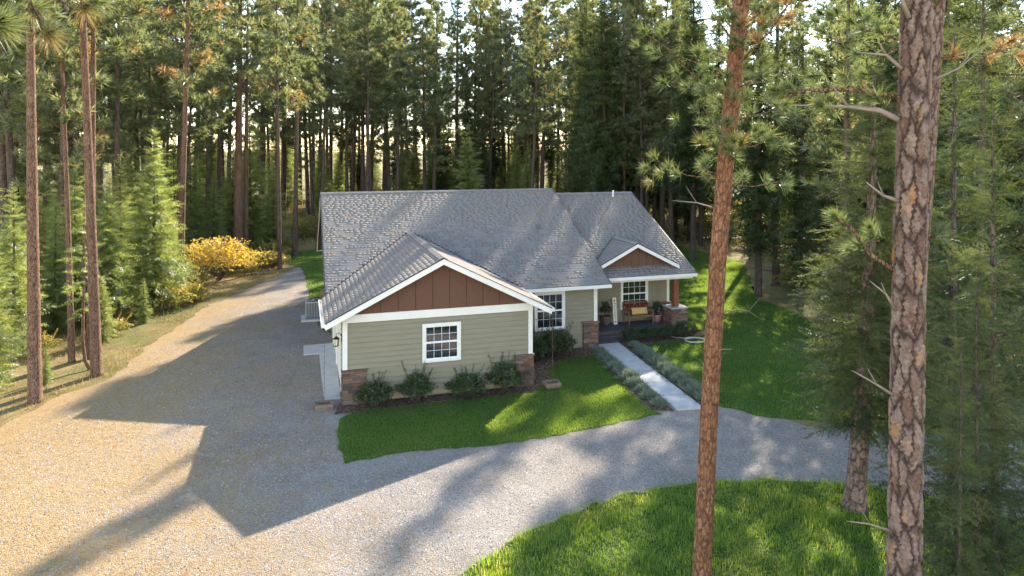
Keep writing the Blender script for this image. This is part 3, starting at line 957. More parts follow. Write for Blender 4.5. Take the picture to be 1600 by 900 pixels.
for k in range(11):
    x = -0.53 + k * 0.106
    bb = MB(); bb.beam((x - 0.02, 0.272, 0.571), (x - 0.02, 0.31, 0.879), (0.04, 0, 0), (0, 0.015, 0)); bb.build('back_slat', M['benchwood'], bench)

def cushion(w_, h_, d_):
    V, F = [], []
    nx, ny = 12, 8
    for s in (-1, 1):
        for j in range(ny + 1):
            for i in range(nx + 1):
                a, b_ = i / nx * 2 - 1, j / ny * 2 - 1
                e = max(0, (1 - a ** 4) * (1 - b_ ** 4)) ** 0.5
                pin = 1 - 0.06 * (1 - e)
                V.append((a * w_ / 2 * pin, s * d_ / 2 * e, b_ * h_ / 2 * pin + h_ / 2))
    m0 = (nx + 1) * (ny + 1)
    for s in (0, 1):
        for j in range(ny):
            for i in range(nx):
                q = (s * m0 + j * (nx + 1) + i, s * m0 + j * (nx + 1) + i + 1, s * m0 + (j + 1) * (nx + 1) + i + 1, s * m0 + (j + 1) * (nx + 1) + i)
                F.append(q if s == 0 else q[::-1])
    return V, F
bb = MB(); bb.add(*cushion(0.86, 0.34, 0.16))
o = bb.build('cushion', M['yellow'], None, True)
o.location = hpt(13.77, 5.42, zf + 0.432); o.rotation_euler = (R(-18), 0, TH)
tag(o, 'long mustard yellow cushion lying on the wooden porch bench', 'cushion')

def box_sign():
    x, y, z = hpt(12.62, 5.62)
    sg = empty('welcome_sign', (x, y, z), TH)
    tag(sg, 'tall narrow cream board with stacked dark letters and red leaves beside the bench', 'sign')
    bb = MB(); bb.beam((-0.095, 0.0, 0), (-0.095, 0.16, 1.22), (0.19, 0, 0), (0, 0.025, 0)); bb.build('board', M['board'], sg)
    sl_ = math.atan2(0.16, 1.22)
    for k, ch in enumerate('WELCOME'):
        cu = bpy.data.curves.new('letter', 'FONT'); cu.body = ch; cu.size = 0.13; cu.align_x = 'CENTER'; cu.extrude = 0.002
        me_o = bpy.data.objects.new('letter_curve', cu); COL.objects.link(me_o)
        dg = bpy.context.evaluated_depsgraph_get()
        me = bpy.data.meshes.new_from_object(me_o.evaluated_get(dg))
        bpy.data.objects.remove(me_o)
        me.materials.clear(); me.materials.append(M['ink'])
        o = link('letter', me, sg)
        zz = 0.90 - k * 0.108
        o.location = (0, zz * math.tan(sl_) - 0.005, zz); o.rotation_euler = (R(90) - sl_, 0, 0)
    for zz in (1.08, 0.12):
        V = []
        for i in range(20):
            a = 2 * math.pi * i / 20
            rr = 0.075 if i % 4 == 0 else (0.045 if i % 2 == 0 else 0.03)
            V.append((rr * math.sin(a), zz * math.tan(sl_) - 0.004 + rr * math.cos(a) * math.tan(sl_), zz + rr * math.cos(a)))
        bb = MB(); bb.prism(V, (0, -0.003, 0)); bb.build('maple_leaf', M['red'], sg)
box_sign()

# small white lantern and yellow lantern by the pier
lx = empty('porch_lantern', hpt(14.93, 5.72, zf), TH); tag(lx, 'small white lantern on a dark stand near the corner wall of the porch', 'lantern')
bb = MB(); bb.box(-0.11, 0.11, -0.1, 0.1, 0, 0.42); bb.build('stand', M['dkgrey'], lx)
bb = MB(); bb.lathe([(0.06, 0.42), (0.065, 0.44), (0.055, 0.62), (0.02, 0.66)], 0, 0, 10); bb.build('lamp_body', M['white'], lx)

# garden hose loop on the lawn
bb = MB(); pts = []
for k in range(60):
    a = k * 2 * math.pi / 24
    rr = 0.42 + 0.05 * math.sin(k * 0.55)
    pts.append((rr * math.cos(a), rr * math.sin(a) * 0.95, 0.03 + 0.0011 * k))
pts += [(-0.5, 0.25, 0.09), (-0.75, 0.35, 0.06), (-0.95, 0.7, 0.05)]
bb.tube(pts, [0.010] * len(pts), 6)
o = bb.build('garden_hose', M['hose'], None, True)
hx, hy = gp(1086, 534); o.location = (hx, hy, 0.02)
tag(o, 'pale garden hose lying in a loop on the grass beside the porch', 'garden hose')

# ================================================================ vegetation
PINE = [(0.0, (0.095, 0.125, 0.055)), (0.35, (0.145, 0.175, 0.075)), (0.7, (0.215, 0.225, 0.095)), (0.9, (0.28, 0.255, 0.12)), (0.94, (0.27, 0.18, 0.075)), (1.0, (0.29, 0.16, 0.06))]
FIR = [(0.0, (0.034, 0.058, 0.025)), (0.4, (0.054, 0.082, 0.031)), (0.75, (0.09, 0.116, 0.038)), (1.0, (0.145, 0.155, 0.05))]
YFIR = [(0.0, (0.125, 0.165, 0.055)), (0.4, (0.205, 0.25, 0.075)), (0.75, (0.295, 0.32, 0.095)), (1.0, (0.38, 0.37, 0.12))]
M['pine_leaf'] = leaf('pine_needles', PINE, 0.56, (1.55, 1.45, 0.95), 0.12, 0.07)
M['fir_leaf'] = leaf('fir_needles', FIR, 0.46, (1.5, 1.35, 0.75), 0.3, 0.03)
M['yfir_leaf'] = leaf('young_fir_needles', YFIR, 0.56, (1.5, 1.45, 0.95), 0.15, 0.07)
M['near_leaf'] = leaf('long_pine_needles', [(0.0, (0.075, 0.115, 0.045)), (0.5, (0.13, 0.165, 0.055)), (0.8, (0.21, 0.215, 0.075)), (0.9, (0.30, 0.2, 0.08)), (1.0, (0.33, 0.18, 0.08))], 0.45, (1.4, 1.3, 0.8), 0, 0.07)
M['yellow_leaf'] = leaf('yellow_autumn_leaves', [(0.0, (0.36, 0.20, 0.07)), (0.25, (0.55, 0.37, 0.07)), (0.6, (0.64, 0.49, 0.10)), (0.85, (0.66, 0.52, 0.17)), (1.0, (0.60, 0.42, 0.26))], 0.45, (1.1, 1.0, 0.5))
M['bush_leaf'] = leaf('shrub_leaves', [(0.0, (0.028, 0.05, 0.024)), (0.5, (0.05, 0.078, 0.033)), (1.0, (0.095, 0.125, 0.045))], 0.3)
M['hedge_leaf'] = leaf('hedge_leaves', [(0.0, (0.02, 0.042, 0.02)), (0.6, (0.038, 0.066, 0.028)), (1.0, (0.06, 0.095, 0.04))], 0.25)
M['under_leaf'] = leaf('undergrowth_leaves', [(0.0, (0.11, 0.14, 0.045)), (0.4, (0.21, 0.22, 0.065)), (0.7, (0.36, 0.30, 0.09)), (1.0, (0.42, 0.31, 0.10))], 0.55, (1.15, 1.05, 0.6))
M['lavender'] = leaf('lavender_leaves', [(0.0, (0.13, 0.17, 0.12)), (0.6, (0.22, 0.265, 0.19)), (1.0, (0.32, 0.33, 0.25))], 0.25, (1.0, 1.0, 0.8))
M['blade'] = leaf('lawn_blades', [(0.0, (0.055, 0.115, 0.026)), (0.6, (0.085, 0.16, 0.036)), (1.0, (0.155, 0.20, 0.06))], 0.62, (3.4, 2.5, 0.8))
M['wild'] = leaf('meadow_blades', [(0.0, (0.07, 0.15, 0.022)), (0.55, (0.13, 0.235, 0.033)), (0.85, (0.22, 0.29, 0.055)), (1.0, (0.42, 0.38, 0.15))], 0.60, (2.7, 2.05, 0.7))
M['dry'] = leaf('dry_grass_blades', [(0.0, (0.16, 0.15, 0.05)), (0.5, (0.34, 0.27, 0.10)), (1.0, (0.48, 0.38, 0.17))], 0.45, (1.1, 1.0, 0.7))
M['needle'] = leaf('needle_litter', [(0.0, (0.22, 0.12, 0.05)), (0.5, (0.42, 0.26, 0.10)), (1.0, (0.55, 0.38, 0.18))], 0.1)
M['pebble'] = pieces('pebbles', [(0, (0.14, 0.135, 0.135)), (0.5, (0.27, 0.25, 0.235)), (0.85, (0.34, 0.31, 0.28)), (1, (0.44, 0.41, 0.37))], 0.9, 0.3, 30, True, 0.15)

def bark(name, stops, stretch, vscale, bstr):
    m, t, out = nodes(name)
    tc = N(t, 'ShaderNodeTexCoord').outputs['Object']
    mp = N(t, 'ShaderNodeMapping'); mp.inputs['Scale'].default_value = stretch
    t.links.new(tc, mp.inputs['Vector'])
    v = N(t, 'ShaderNodeTexVoronoi', feature='DISTANCE_TO_EDGE'); v.inputs['Scale'].default_value = vscale
    nz = noise(t, 6, 5, 0.7, mp.outputs['Vector'])
    dv = N(t, 'ShaderNodeMix', data_type='RGBA')
    dv.inputs[0].default_value = 0.12
    t.links.new(mp.outputs['Vector'], dv.inputs[6])
    nn = N(t, 'ShaderNodeTexNoise'); nn.inputs['Scale'].default_value = 5
    t.links.new(mp.outputs['Vector'], nn.inputs['Vector'])
    t.links.new(nn.outputs['Color'], dv.inputs[7])
    t.links.new(dv.outputs[2], v.inputs['Vector'])
    plate = ramp(t, nz, stops)
    crack = ramp(t, v.outputs['Distance'], [(0.0, 0.0), (0.09, 1.0)])
    c = mix(t, crack, (0.045, 0.032, 0.027), plate)
    return finish(m, t, out, c, 0.95, crack, bstr, 0.02, 0.1)
M['bark_pine'] = bark('pine_bark', [(0.25, (0.13, 0.07, 0.045)), (0.5, (0.22, 0.125, 0.08)), (0.75, (0.29, 0.19, 0.13))], (1, 1, 0.25), 24, 0.9)
M['bark_far'] = bark('weathered_bark', [(0.25, (0.085, 0.06, 0.047)), (0.5, (0.15, 0.10, 0.075)), (0.75, (0.21, 0.155, 0.12))], (1, 1, 0.22), 16, 0.9)
M['bark_fir'] = bark('fir_bark', [(0.25, (0.075, 0.057, 0.046)), (0.5, (0.12, 0.09, 0.072)), (0.75, (0.17, 0.14, 0.115))], (1, 1, 0.25), 20, 0.8)
M['deadwood'] = simple('weathered_deadwood', (0.24, 0.195, 0.16), 0.85, 0.2, 8, 0.3, 40)
for bname, bstops, bfur in (('bark_plate', [(0.05, (0.15, 0.088, 0.065)), (0.3, (0.205, 0.135, 0.105)), (0.5, (0.225, 0.165, 0.14)), (0.7, (0.265, 0.185, 0.145)), (0.84, (0.31, 0.165, 0.085)), (1.0, (0.34, 0.155, 0.06))], (0.05, 0.034, 0.029)),
                           ('bark_red', [(0.05, (0.17, 0.075, 0.04)), (0.4, (0.25, 0.115, 0.06)), (0.7, (0.30, 0.15, 0.085)), (1.0, (0.34, 0.20, 0.12))], (0.085, 0.045, 0.03))):
    m, t, out = nodes('plated_' + bname)
    f = N(t, 'ShaderNodeAttribute', attribute_name='tint').outputs['Fac']
    fu = N(t, 'ShaderNodeAttribute', attribute_name='furrow').outputs['Fac']
    c = ramp(t, f, bstops)
    c = mix(t, 1.0, c, ramp(t, noise(t, 22, 7, 0.8), [(0.25, 0.45), (0.75, 1.6)]), 'MULTIPLY')
    c = mix(t, ramp(t, fu, [(0.0, 1.0), (1.0, 0.0)]), c, bfur)
    M[bname] = finish(m, t, out, c, 0.95, noise(t, 45, 6, 0.75), 0.8, 0.02, 0.1)

# ---- array templates ------------------------------------------------------------
def frames(D, roll=None, r=rng):
    D = np.asarray(D, float); D = D / np.linalg.norm(D, axis=1, keepdims=True)
    up = np.where(np.abs(D[:, 2:3]) < 0.95, np.array([[0, 0, 1.0]]), np.array([[1.0, 0, 0]]))
    Yv = np.cross(up, D); Yv /= np.linalg.norm(Yv, axis=1, keepdims=True)
    Zv = np.cross(D, Yv)
    if roll is not None:
        c_, s_ = np.cos(roll)[:, None], np.sin(roll)[:, None]
        Yv, Zv = Yv * c_ + Zv * s_, Zv * c_ - Yv * s_
    return np.stack([D, Yv, Zv], axis=2)

def inst(Tm, Rm, loc, sc, tint):
    """template (V,F,t) placed k times -> merged arrays"""
    V, F, tt = Tm
    k, n = len(loc), len(V)
    sc = np.asarray(sc, float)
    if sc.ndim == 1: sc = sc[:, None] * np.ones((1, 3))
    P = np.einsum('kij,knj->kni', Rm, V[None] * sc[:, None, :]) + np.asarray(loc)[:, None, :]
    FF = (F[None] + (np.arange(k) * n)[:, None, None]).reshape(-1, F.shape[1])
    TT = np.clip(tt[None] + np.asarray(tint)[:, None], 0, 1).reshape(-1)
    return P.reshape(-1, 3), FF, TT

def merge(L):
    V, F, T = [], [], []
    b = 0
    for v, f, tt in L:
        V.append(v); F.append(f + b); T.append(tt); b += len(v)
    return np.concatenate(V), np.concatenate(F), np.concatenate(T)

def twig(n, L, nl, w, r, flat=0.35):
    """a shoot along +x with n needles"""
    x = np.sort(r.uniform(0.03, 1.0, n)) * L
    side = np.where(np.arange(n) % 2 == 0, 1.0, -1.0)
    ang = r.uniform(0.6, 1.1, n)
    d = np.stack([np.cos(ang), np.sin(ang) * side, r.normal(0.05, flat, n)], 1)
    d /= np.linalg.norm(d, axis=1, keepdims=True)
    ln = nl * r.uniform(0.75, 1.15, n) * (1.0 - 0.45 * x / L)
    p = np.stack([x, np.zeros(n), np.zeros(n)], 1)
    a = p + np.array([w / 2, 0, 0]); b = p - np.array([w / 2, 0, 0]); c_ = p + d * ln[:, None]
    V = np.stack([a, b, c_], 1).reshape(-1, 3)
    return V, np.arange(n * 3).reshape(-1, 3), np.repeat(r.normal(0, 0.05, n), 3)

def fir_bough(ntw, tw, r):
    """a bough of unit length along +x carrying shoots on both sides"""
    x = np.linspace(0.10, 0.97, ntw) + r.uniform(-0.02, 0.02, ntw)
    L = []
    for s in (-1, 1, 0):
        ang = r.uniform(0.65, 1.05, ntw)
        if s: D = np.stack([np.cos(ang), s * np.sin(ang), r.normal(-0.15, 0.28, ntw)], 1)
        else:
            az = r.uniform(0, 6.283, ntw)
            D = np.stack([np.cos(ang), np.sin(ang) * np.cos(az), np.sin(ang) * np.sin(az) - 0.2], 1)
        loc = np.stack([x, np.zeros(ntw), -0.12 * x ** 2], 1)
        sc = 0.40 * (1.03 - x) ** 0.75 * r.uniform(0.8, 1.2, ntw) + 0.07
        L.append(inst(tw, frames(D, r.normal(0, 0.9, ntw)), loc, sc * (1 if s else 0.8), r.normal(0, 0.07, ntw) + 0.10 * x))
    L.append(inst(tw, frames(np.array([[1, 0, -0.2]])), np.array([[0.8, 0, -0.09]]), np.array([0.28]), np.array([0.15])))
    return merge(L)

def fir_crown(h, rad, z0, whorl, per, boughs, r, dens=1.0, power=0.85, droop=0.25, tintvar=0.10):
    loc, D, sc, tt, rl = [], [], [], [], []
    z = z0
    while z < h - 0.12:
        f = (z - z0) / (h - z0)
        prof = (1 - f) ** power * min(1.0, 0.55 + f * 3.0)
        n = max(3, int(per * (0.55 + 0.45 * (1 - f)) * dens))
        a0 = r.uniform(0, 6.28)
        for k in range(n):
            a = a0 + k * 6.283 / n + r.normal(0, 0.25)
            l = rad * prof * r.uniform(0.65, 1.12) + 0.12
            el = 0.55 * f - droop * (1 - f) + r.normal(0, 0.10)
            D.append((math.cos(a) * math.cos(el), math.sin(a) * math.cos(el), math.sin(el)))
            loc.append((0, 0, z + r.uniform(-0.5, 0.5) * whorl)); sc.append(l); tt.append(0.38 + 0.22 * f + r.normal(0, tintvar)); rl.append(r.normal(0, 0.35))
        z += whorl * r.uniform(0.8, 1.2) * (1.0 - 0.45 * f)
    D, loc, sc, tt, rl = map(np.array, (D, loc, sc, tt, rl))
    L = []
    idx = r.integers(0, len(boughs), len(sc))
    for j, bt in enumerate(boughs):
        q = idx == j
        if q.any(): L.append(inst(bt, frames(D[q], rl[q]), loc[q], sc[q], tt[q]))
    lead = twig(26, 1.0, 0.22, 0.03, r)
    L.append(inst(lead, frames(np.array([[0.01, 0, 1.0]])), np.array([[0, 0, h - rad * 0.25]]), np.array([rad * 0.3]), np.array([0.6])))
    return merge(L), (D, loc, sc)

def wood(mb, D, loc, sc, r, rad=0.018, keep=0.5, n=3):
    for d, p, l in zip(D, loc, sc):
        if r.random() > keep: continue
        p, d = Vector(p), Vector(d)
        mb.tube([p, p + d * l * 0.5 + Vector((0, 0, -0.02 * l)), p + d * l * 0.9 + Vector((0, 0, -0.10 * l))], [rad * l ** 0.5, rad * 0.6 * l ** 0.5, 0.003], n, False)

def tuft(n, L, w, r, spread=1.25):
    """a brush of pine needles around +x"""
    a = r.uniform(0, 6.283, n); e = np.abs(r.normal(0.75, 0.38, n)).clip(0.05, spread + 0.3)
    d = np.stack([np.cos(e), np.sin(e) * np.cos(a), np.sin(e) * np.sin(a)], 1)
    ln = L * r.uniform(0.7, 1.1, n)
    base = np.stack([r.uniform(-0.35, 0.1, n) * L, np.zeros(n), np.zeros(n)], 1)
    side = np.cross(d, r.normal(0, 1, (n, 3))); side /= np.linalg.norm(side, axis=1, keepdims=True)
    tip = base + d * ln[:, None]; tip[:, 2] -= 0.12 * ln
    V = np.stack([base + side * w / 2, base - side * w / 2, tip], 1).reshape(-1, 3)
    return V, np.arange(3 * n).reshape(-1, 3), np.repeat(r.normal(0, 0.05, n), 3)

def pine_crown(h, rad, z0, nl, tufts, r, tmb, tsize=(0.8, 1.25), per=11, brown=0.05, trunk_at=None, shape=0.8, limb_r=0.035):
    """limbs off the trunk with needle brushes on their outer half; limb wood goes to tmb"""
    loc, D, sc, tt = [], [], [], []
    for i in range(nl):
        f = (i + r.uniform(0, 1)) / nl
        z = z0 + (h - z0) * f ** 0.9
        a = i * 2.4 + r.normal(0, 0.5)
        l = rad * (1 - f) ** shape * r.uniform(0.6, 1.15) * min(1, 0.6 + 2 * f) + 0.25
        el = r.normal(0.15 + 0.55 * f, 0.2)
        d = np.array([math.cos(a) * math.cos(el), math.sin(a) * math.cos(el), math.sin(el)])
        o0 = np.array(trunk_at(z)) if trunk_at else np.array([0, 0, z])
        bend = np.array([0, 0, 0.22 * l])
        tip = o0 + d * l + bend
        tmb.tube([o0, o0 + d * l * 0.55 + bend * 0.25, tip], [limb_r * (0.5 + l * 0.22), limb_r * 0.6 * (0.4 + l * 0.2), 0.008], 4, False)
        isb = r.random() < brown
        bt = r.normal(0.42, 0.13)
        n = max(3, int(per * (0.4 + l / rad)))
        s = r.uniform(0.30, 1.0, n) ** 0.75
        off = r.normal(0, 1, (n, 3)) * (0.20 * l ** 0.6) * np.array([1, 1, 0.55])
        P = o0 + d * (l * s)[:, None] + bend * (s ** 2)[:, None] + off
        dd = d[None] * 0.7 + off / (np.linalg.norm(off, axis=1, keepdims=True) + 1e-6) * 0.7 + np.array([0, 0, 0.45])
        loc.append(P); D.append(dd); sc.append(r.uniform(*tsize, n))
        tt.append(np.where(r.random(n) < (0.7 if isb else 0.02), 0.97, np.clip(bt + r.normal(0, 0.12, n), 0, 0.88)))
    loc, D, sc, tt = map(np.concatenate, (loc, D, sc, tt))
    L = []
    idx = r.integers(0, len(tufts), len(sc))
    for j, tp in enumerate(tufts):
        q = idx == j
        if q.any(): L.append(inst(tp, frames(D[q], r.uniform(0, 6.28, q.sum())), loc[q], sc[q], tt[q]))
    return merge(L)

def trunk_path(h, r0, r, lean=(0, 0), wob=0.12, n=9, top=0.12):
    pts, rad = [], []
    ph = r.uniform(0, 6.28, 2)
    for i in range(n + 1):
        f = i / n
        pts.append((lean[0] * f * h + wob * math.sin(ph[0] + 3.1 * f) - wob * math.sin(ph[0]), lean[1] * f * h + wob * math.sin(ph[1] + 2.6 * f) - wob * math.sin(ph[1]), f * h))
        rad.append(r0 * ((1 - f) ** 0.75 * (1 - top) + top * (1 - f * 0.8)) + (r0 * 0.28 if i == 0 else 0))
    pts.insert(1, tuple(np.array(pts[0]) * 0.94 + np.array(pts[1]) * 0.06)); rad.insert(1, r0 * 1.02)
    return pts, rad
def path_at(pts):
    Z = [p[2] for p in pts]; Xs = [p[0] for p in pts]; Ys = [p[1] for p in pts]
    return lambda z: (float(np.interp(z, Z, Xs)), float(np.interp(z, Z, Ys)), z)

def stubs(mb, at, z0, z1, n, r, L=(0.2, 0.8), rad=0.014):
    for _ in range(n):
        z = r.uniform(z0, z1); p = Vector(at(z)); a = r.uniform(0, 6.28); l = r.uniform(*L)
        d = Vector((math.cos(a), math.sin(a), r.uniform(-0.35, 0.25)))
        mid = p + d * l * 0.6
        mb.tube([p, mid, mid + Vector((d.x + r.normal(0, .4), d.y + r.normal(0, .4), d.z + r.normal(0, 0.3))) * l * 0.4], [rad * 1.3, rad, 0.004], 4, False)

def make_proto(kind, trunk_me, crown_me):
    return (kind, trunk_me, crown_me)

PROTO = {}
# far and middle pines
tf = [tuft(18, 0.40, 0.060, np.random.default_rng(s)) for s in (1, 2, 3)]
PROTO['pine'] = []
for k in range(6):
    r = np.random.default_rng(100 + k)
    h = 24.0
    pts, rad_ = trunk_path(h, 0.21 if k % 2 else 0.26, r, (r.normal(0, 0.018), r.normal(0, 0.018)), 0.2)
    mb = MB(); mb.tube(pts, rad_, 9)
    at = path_at(pts)
    cr = pine_crown(h + 0.2, r.uniform(2.5, 3.3), h * (0.36, 0.42, 0.30, 0.48, 0.38, 0.27)[k], (44, 40, 48, 36, 42, 50)[k], tf, r, mb, (0.8, 1.35), 19, (0.01, 0.05, 0.01, 0.02, 0.08, 0.01)[k], at, 0.6)
    stubs(mb, at, h * 0.12, h * 0.45, 26, r, (0.4, 1.5), 0.014)
    PROTO['pine'].append((mb.mesh('pine_trunk', M['bark_far'], True), arr_mesh('pine_crown', *cr[:2], M['pine_leaf'], cr[2])))
# slim forest firs
tw_far = twig(8, 1.0, 0.46, 0.15, np.random.default_rng(11))
bg_far = [fir_bough(7, tw_far, np.random.default_rng(20 + k)) for k in range(3)]
PROTO['fir'] = []
for k in range(5):
    r = np.random.default_rng(200 + k)
    h = 22.0
    pts, rad_ = trunk_path(h, 0.22, r, (0, 0), 0.1)
    mb = MB(); mb.tube(pts, rad_, 8)
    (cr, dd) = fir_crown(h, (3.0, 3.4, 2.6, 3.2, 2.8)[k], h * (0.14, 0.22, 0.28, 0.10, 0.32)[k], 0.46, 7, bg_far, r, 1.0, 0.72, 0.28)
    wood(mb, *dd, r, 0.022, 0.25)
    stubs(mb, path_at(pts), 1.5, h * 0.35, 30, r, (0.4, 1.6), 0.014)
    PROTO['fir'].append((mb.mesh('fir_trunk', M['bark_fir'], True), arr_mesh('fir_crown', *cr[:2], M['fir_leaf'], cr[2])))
# young bright firs
tw_mid = twig(16, 1.0, 0.30, 0.065, np.random.default_rng(12))
bg_mid = [fir_bough(10, tw_mid, np.random.default_rng(30 + k)) for k in range(3)]
PROTO['young'] = []
for k in range(4):
    r = np.random.default_rng(300 + k)
    h = 9.0
    pts, rad_ = trunk_path(h, 0.11, r, (0, 0), 0.04)
    mb = MB(); mb.tube(pts, rad_, 7)
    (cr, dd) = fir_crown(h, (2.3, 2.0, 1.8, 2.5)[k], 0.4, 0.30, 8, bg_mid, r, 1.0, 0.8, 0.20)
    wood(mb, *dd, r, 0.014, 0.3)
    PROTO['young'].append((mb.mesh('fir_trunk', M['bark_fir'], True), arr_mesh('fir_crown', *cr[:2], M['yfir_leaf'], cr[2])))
# near firs on the right, finer shoots
tw_near = twig(44, 1.0, 0.16, 0.030, np.random.default_rng(13))
bg_near = [fir_bough(13, tw_near, np.random.default_rng(35 + k)) for k in range(3)]
PROTO['near'] = []
for k in range(2):
    r = np.random.default_rng(330 + k)
    h = 9.7
    pts, rad_ = trunk_path(h, 0.10, r, (0, 0), 0.05)
    mb = MB(); mb.tube(pts, rad_, 8)
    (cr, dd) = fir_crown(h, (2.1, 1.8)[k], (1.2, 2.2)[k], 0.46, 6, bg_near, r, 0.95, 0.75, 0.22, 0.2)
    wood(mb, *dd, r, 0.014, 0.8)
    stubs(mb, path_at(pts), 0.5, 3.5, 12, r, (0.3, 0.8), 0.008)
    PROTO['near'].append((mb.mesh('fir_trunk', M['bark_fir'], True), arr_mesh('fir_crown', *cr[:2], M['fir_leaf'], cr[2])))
print('crown tris', {k: [len(c.polygons) for _, c in v] for k, v in PROTO.items()})

TREES = []
def plant(kind, k, x, y, s, label, group=None, rz=None, sxy=1.0, cat=None, name=None, trunk_mat=None):
    tm, cm = PROTO[kind][k % len(PROTO[kind])]
    nm = name or {'pine': 'pine_tree', 'fir': 'fir_tree', 'young': 'young_fir_tree', 'near': 'fir_tree'}[kind]
    o = empty(nm, (x, y, -0.03), random.uniform(0, 6.28) if rz is None else rz)
    o.scale = (s * sxy, s * sxy, s)
    tag(o, label, cat or ('pine' if 'pine' in nm else 'fir'), group)
    link('trunk', tm, o); link('crown', cm, o)
    TREES.append((x, y))
    return o

# ---- pines of their own along the drive on the left -------------------------------
def own_pine(x, y, h, r0, lean, z0, rad, nl, seed, label, wob=0.06, mat='bark_pine', tufts=tf, per=18, nstub=14, brown=0.04, sub=10):
    r = np.random.default_rng(seed)
    o = empty('pine_tree', (x, y, -0.03)); tag(o, label, 'pine', 'tall pines standing singly')
    pts, rad_ = trunk_path(h, r0, r, lean, wob)
    mb = MB(); mb.tube(pts, rad_, sub); at = path_at(pts)
    cr = pine_crown(h + 0.2, rad * 1.2, z0 * 0.93, int(nl * 1.3), tufts, r, mb, (0.75, 1.25), per, brown, at, 0.6)
    stubs(mb, at, 3, z0, nstub, r, (0.08, 0.35), 0.012)
    mb.build('trunk', M[mat], o, True)
    link('crown', arr_mesh('crown', *cr[:2], M['pine_leaf'], cr[2]), o)
    TREES.append((x, y))
    return o
def base(px, py): return gp(px, py)
own_pine(*base(55, 628), 24, 0.215, (-0.012, 0.0), 13.2, 2.4, 26, 1, 'tall straight bare pine trunk nearest the left edge of the drive')
own_pine(*base(151, 587), 25, 0.205, (-0.030, 0.0), 14.0, 2.4, 26, 2, 'tall reddish pine second from the left edge, its base flared in straw')
own_pine(*base(112, 566), 19, 0.13, (-0.03, 0.0), 10.0, 1.7, 22, 3, 'slimmer pine between and behind the two tall trunks on the left')
own_pine(*base(141, 560), 22, 0.17, (0.0, 0.01), 13.0, 2.0, 22, 4, 'pine trunk half hidden right behind the reddish pine on the left')
own_pine(*base(281, 470), 25, 0.20, (0.02, 0.0), 11.5, 2.8, 32, 5, 'tall pine with orange tinged crown rising behind the bright young fir', brown=0.25)
own_pine(*base(372, 408), 27, 0.36, (0.012, 0), 13.0, 3.0, 34, 6, 'thickest reddish pine trunk rising behind the yellow shrub')
own_pine(*base(384, 404), 25, 0.20, (0.004, 0), 14, 2.4, 26, 7, 'reddish pine close to the right of the thick trunk behind the yellow shrub')
own_pine(*base(437, 420), 22, 0.17, (-0.008, 0), 12, 2.2, 26, 8, 'slim pine at the bend of the drive right of the yellow shrub', mat='bark_far')
own_pine(*base(461, 399), 24, 0.21, (0.006, 0), 13, 2.4, 28, 9, 'grey pine trunk at the drive edge nearest the house roof', mat='bark_far')

# crooked sapling
r = np.random.default_rng(55); x, y = base(131, 578)
o = empty('sapling', (x, y, 0)); tag(o, 'thin crooked sapling trunk just left of the reddish pine', 'sapling')
mb = MB(); pp = [(0.25, 0, 0), (0.05, 0, 0.35), (-0.05, 0, 1.2), (-0.02, 0.02, 3.0), (0.0, 0, 5.2), (0.05, 0, 7.4)]
mb.tube(pp, [0.075, 0.065, 0.058, 0.05, 0.035, 0.015], 7)
mb.build('trunk', M['bark_pine'], o, True)
(cr, dd) = fir_crown(7.6, 1.1, 2.4, 0.45, 5, bg_mid, r, 0.8)
link('crown', arr_mesh('crown', *cr[:2], M['yfir_leaf'], cr[2]), o)

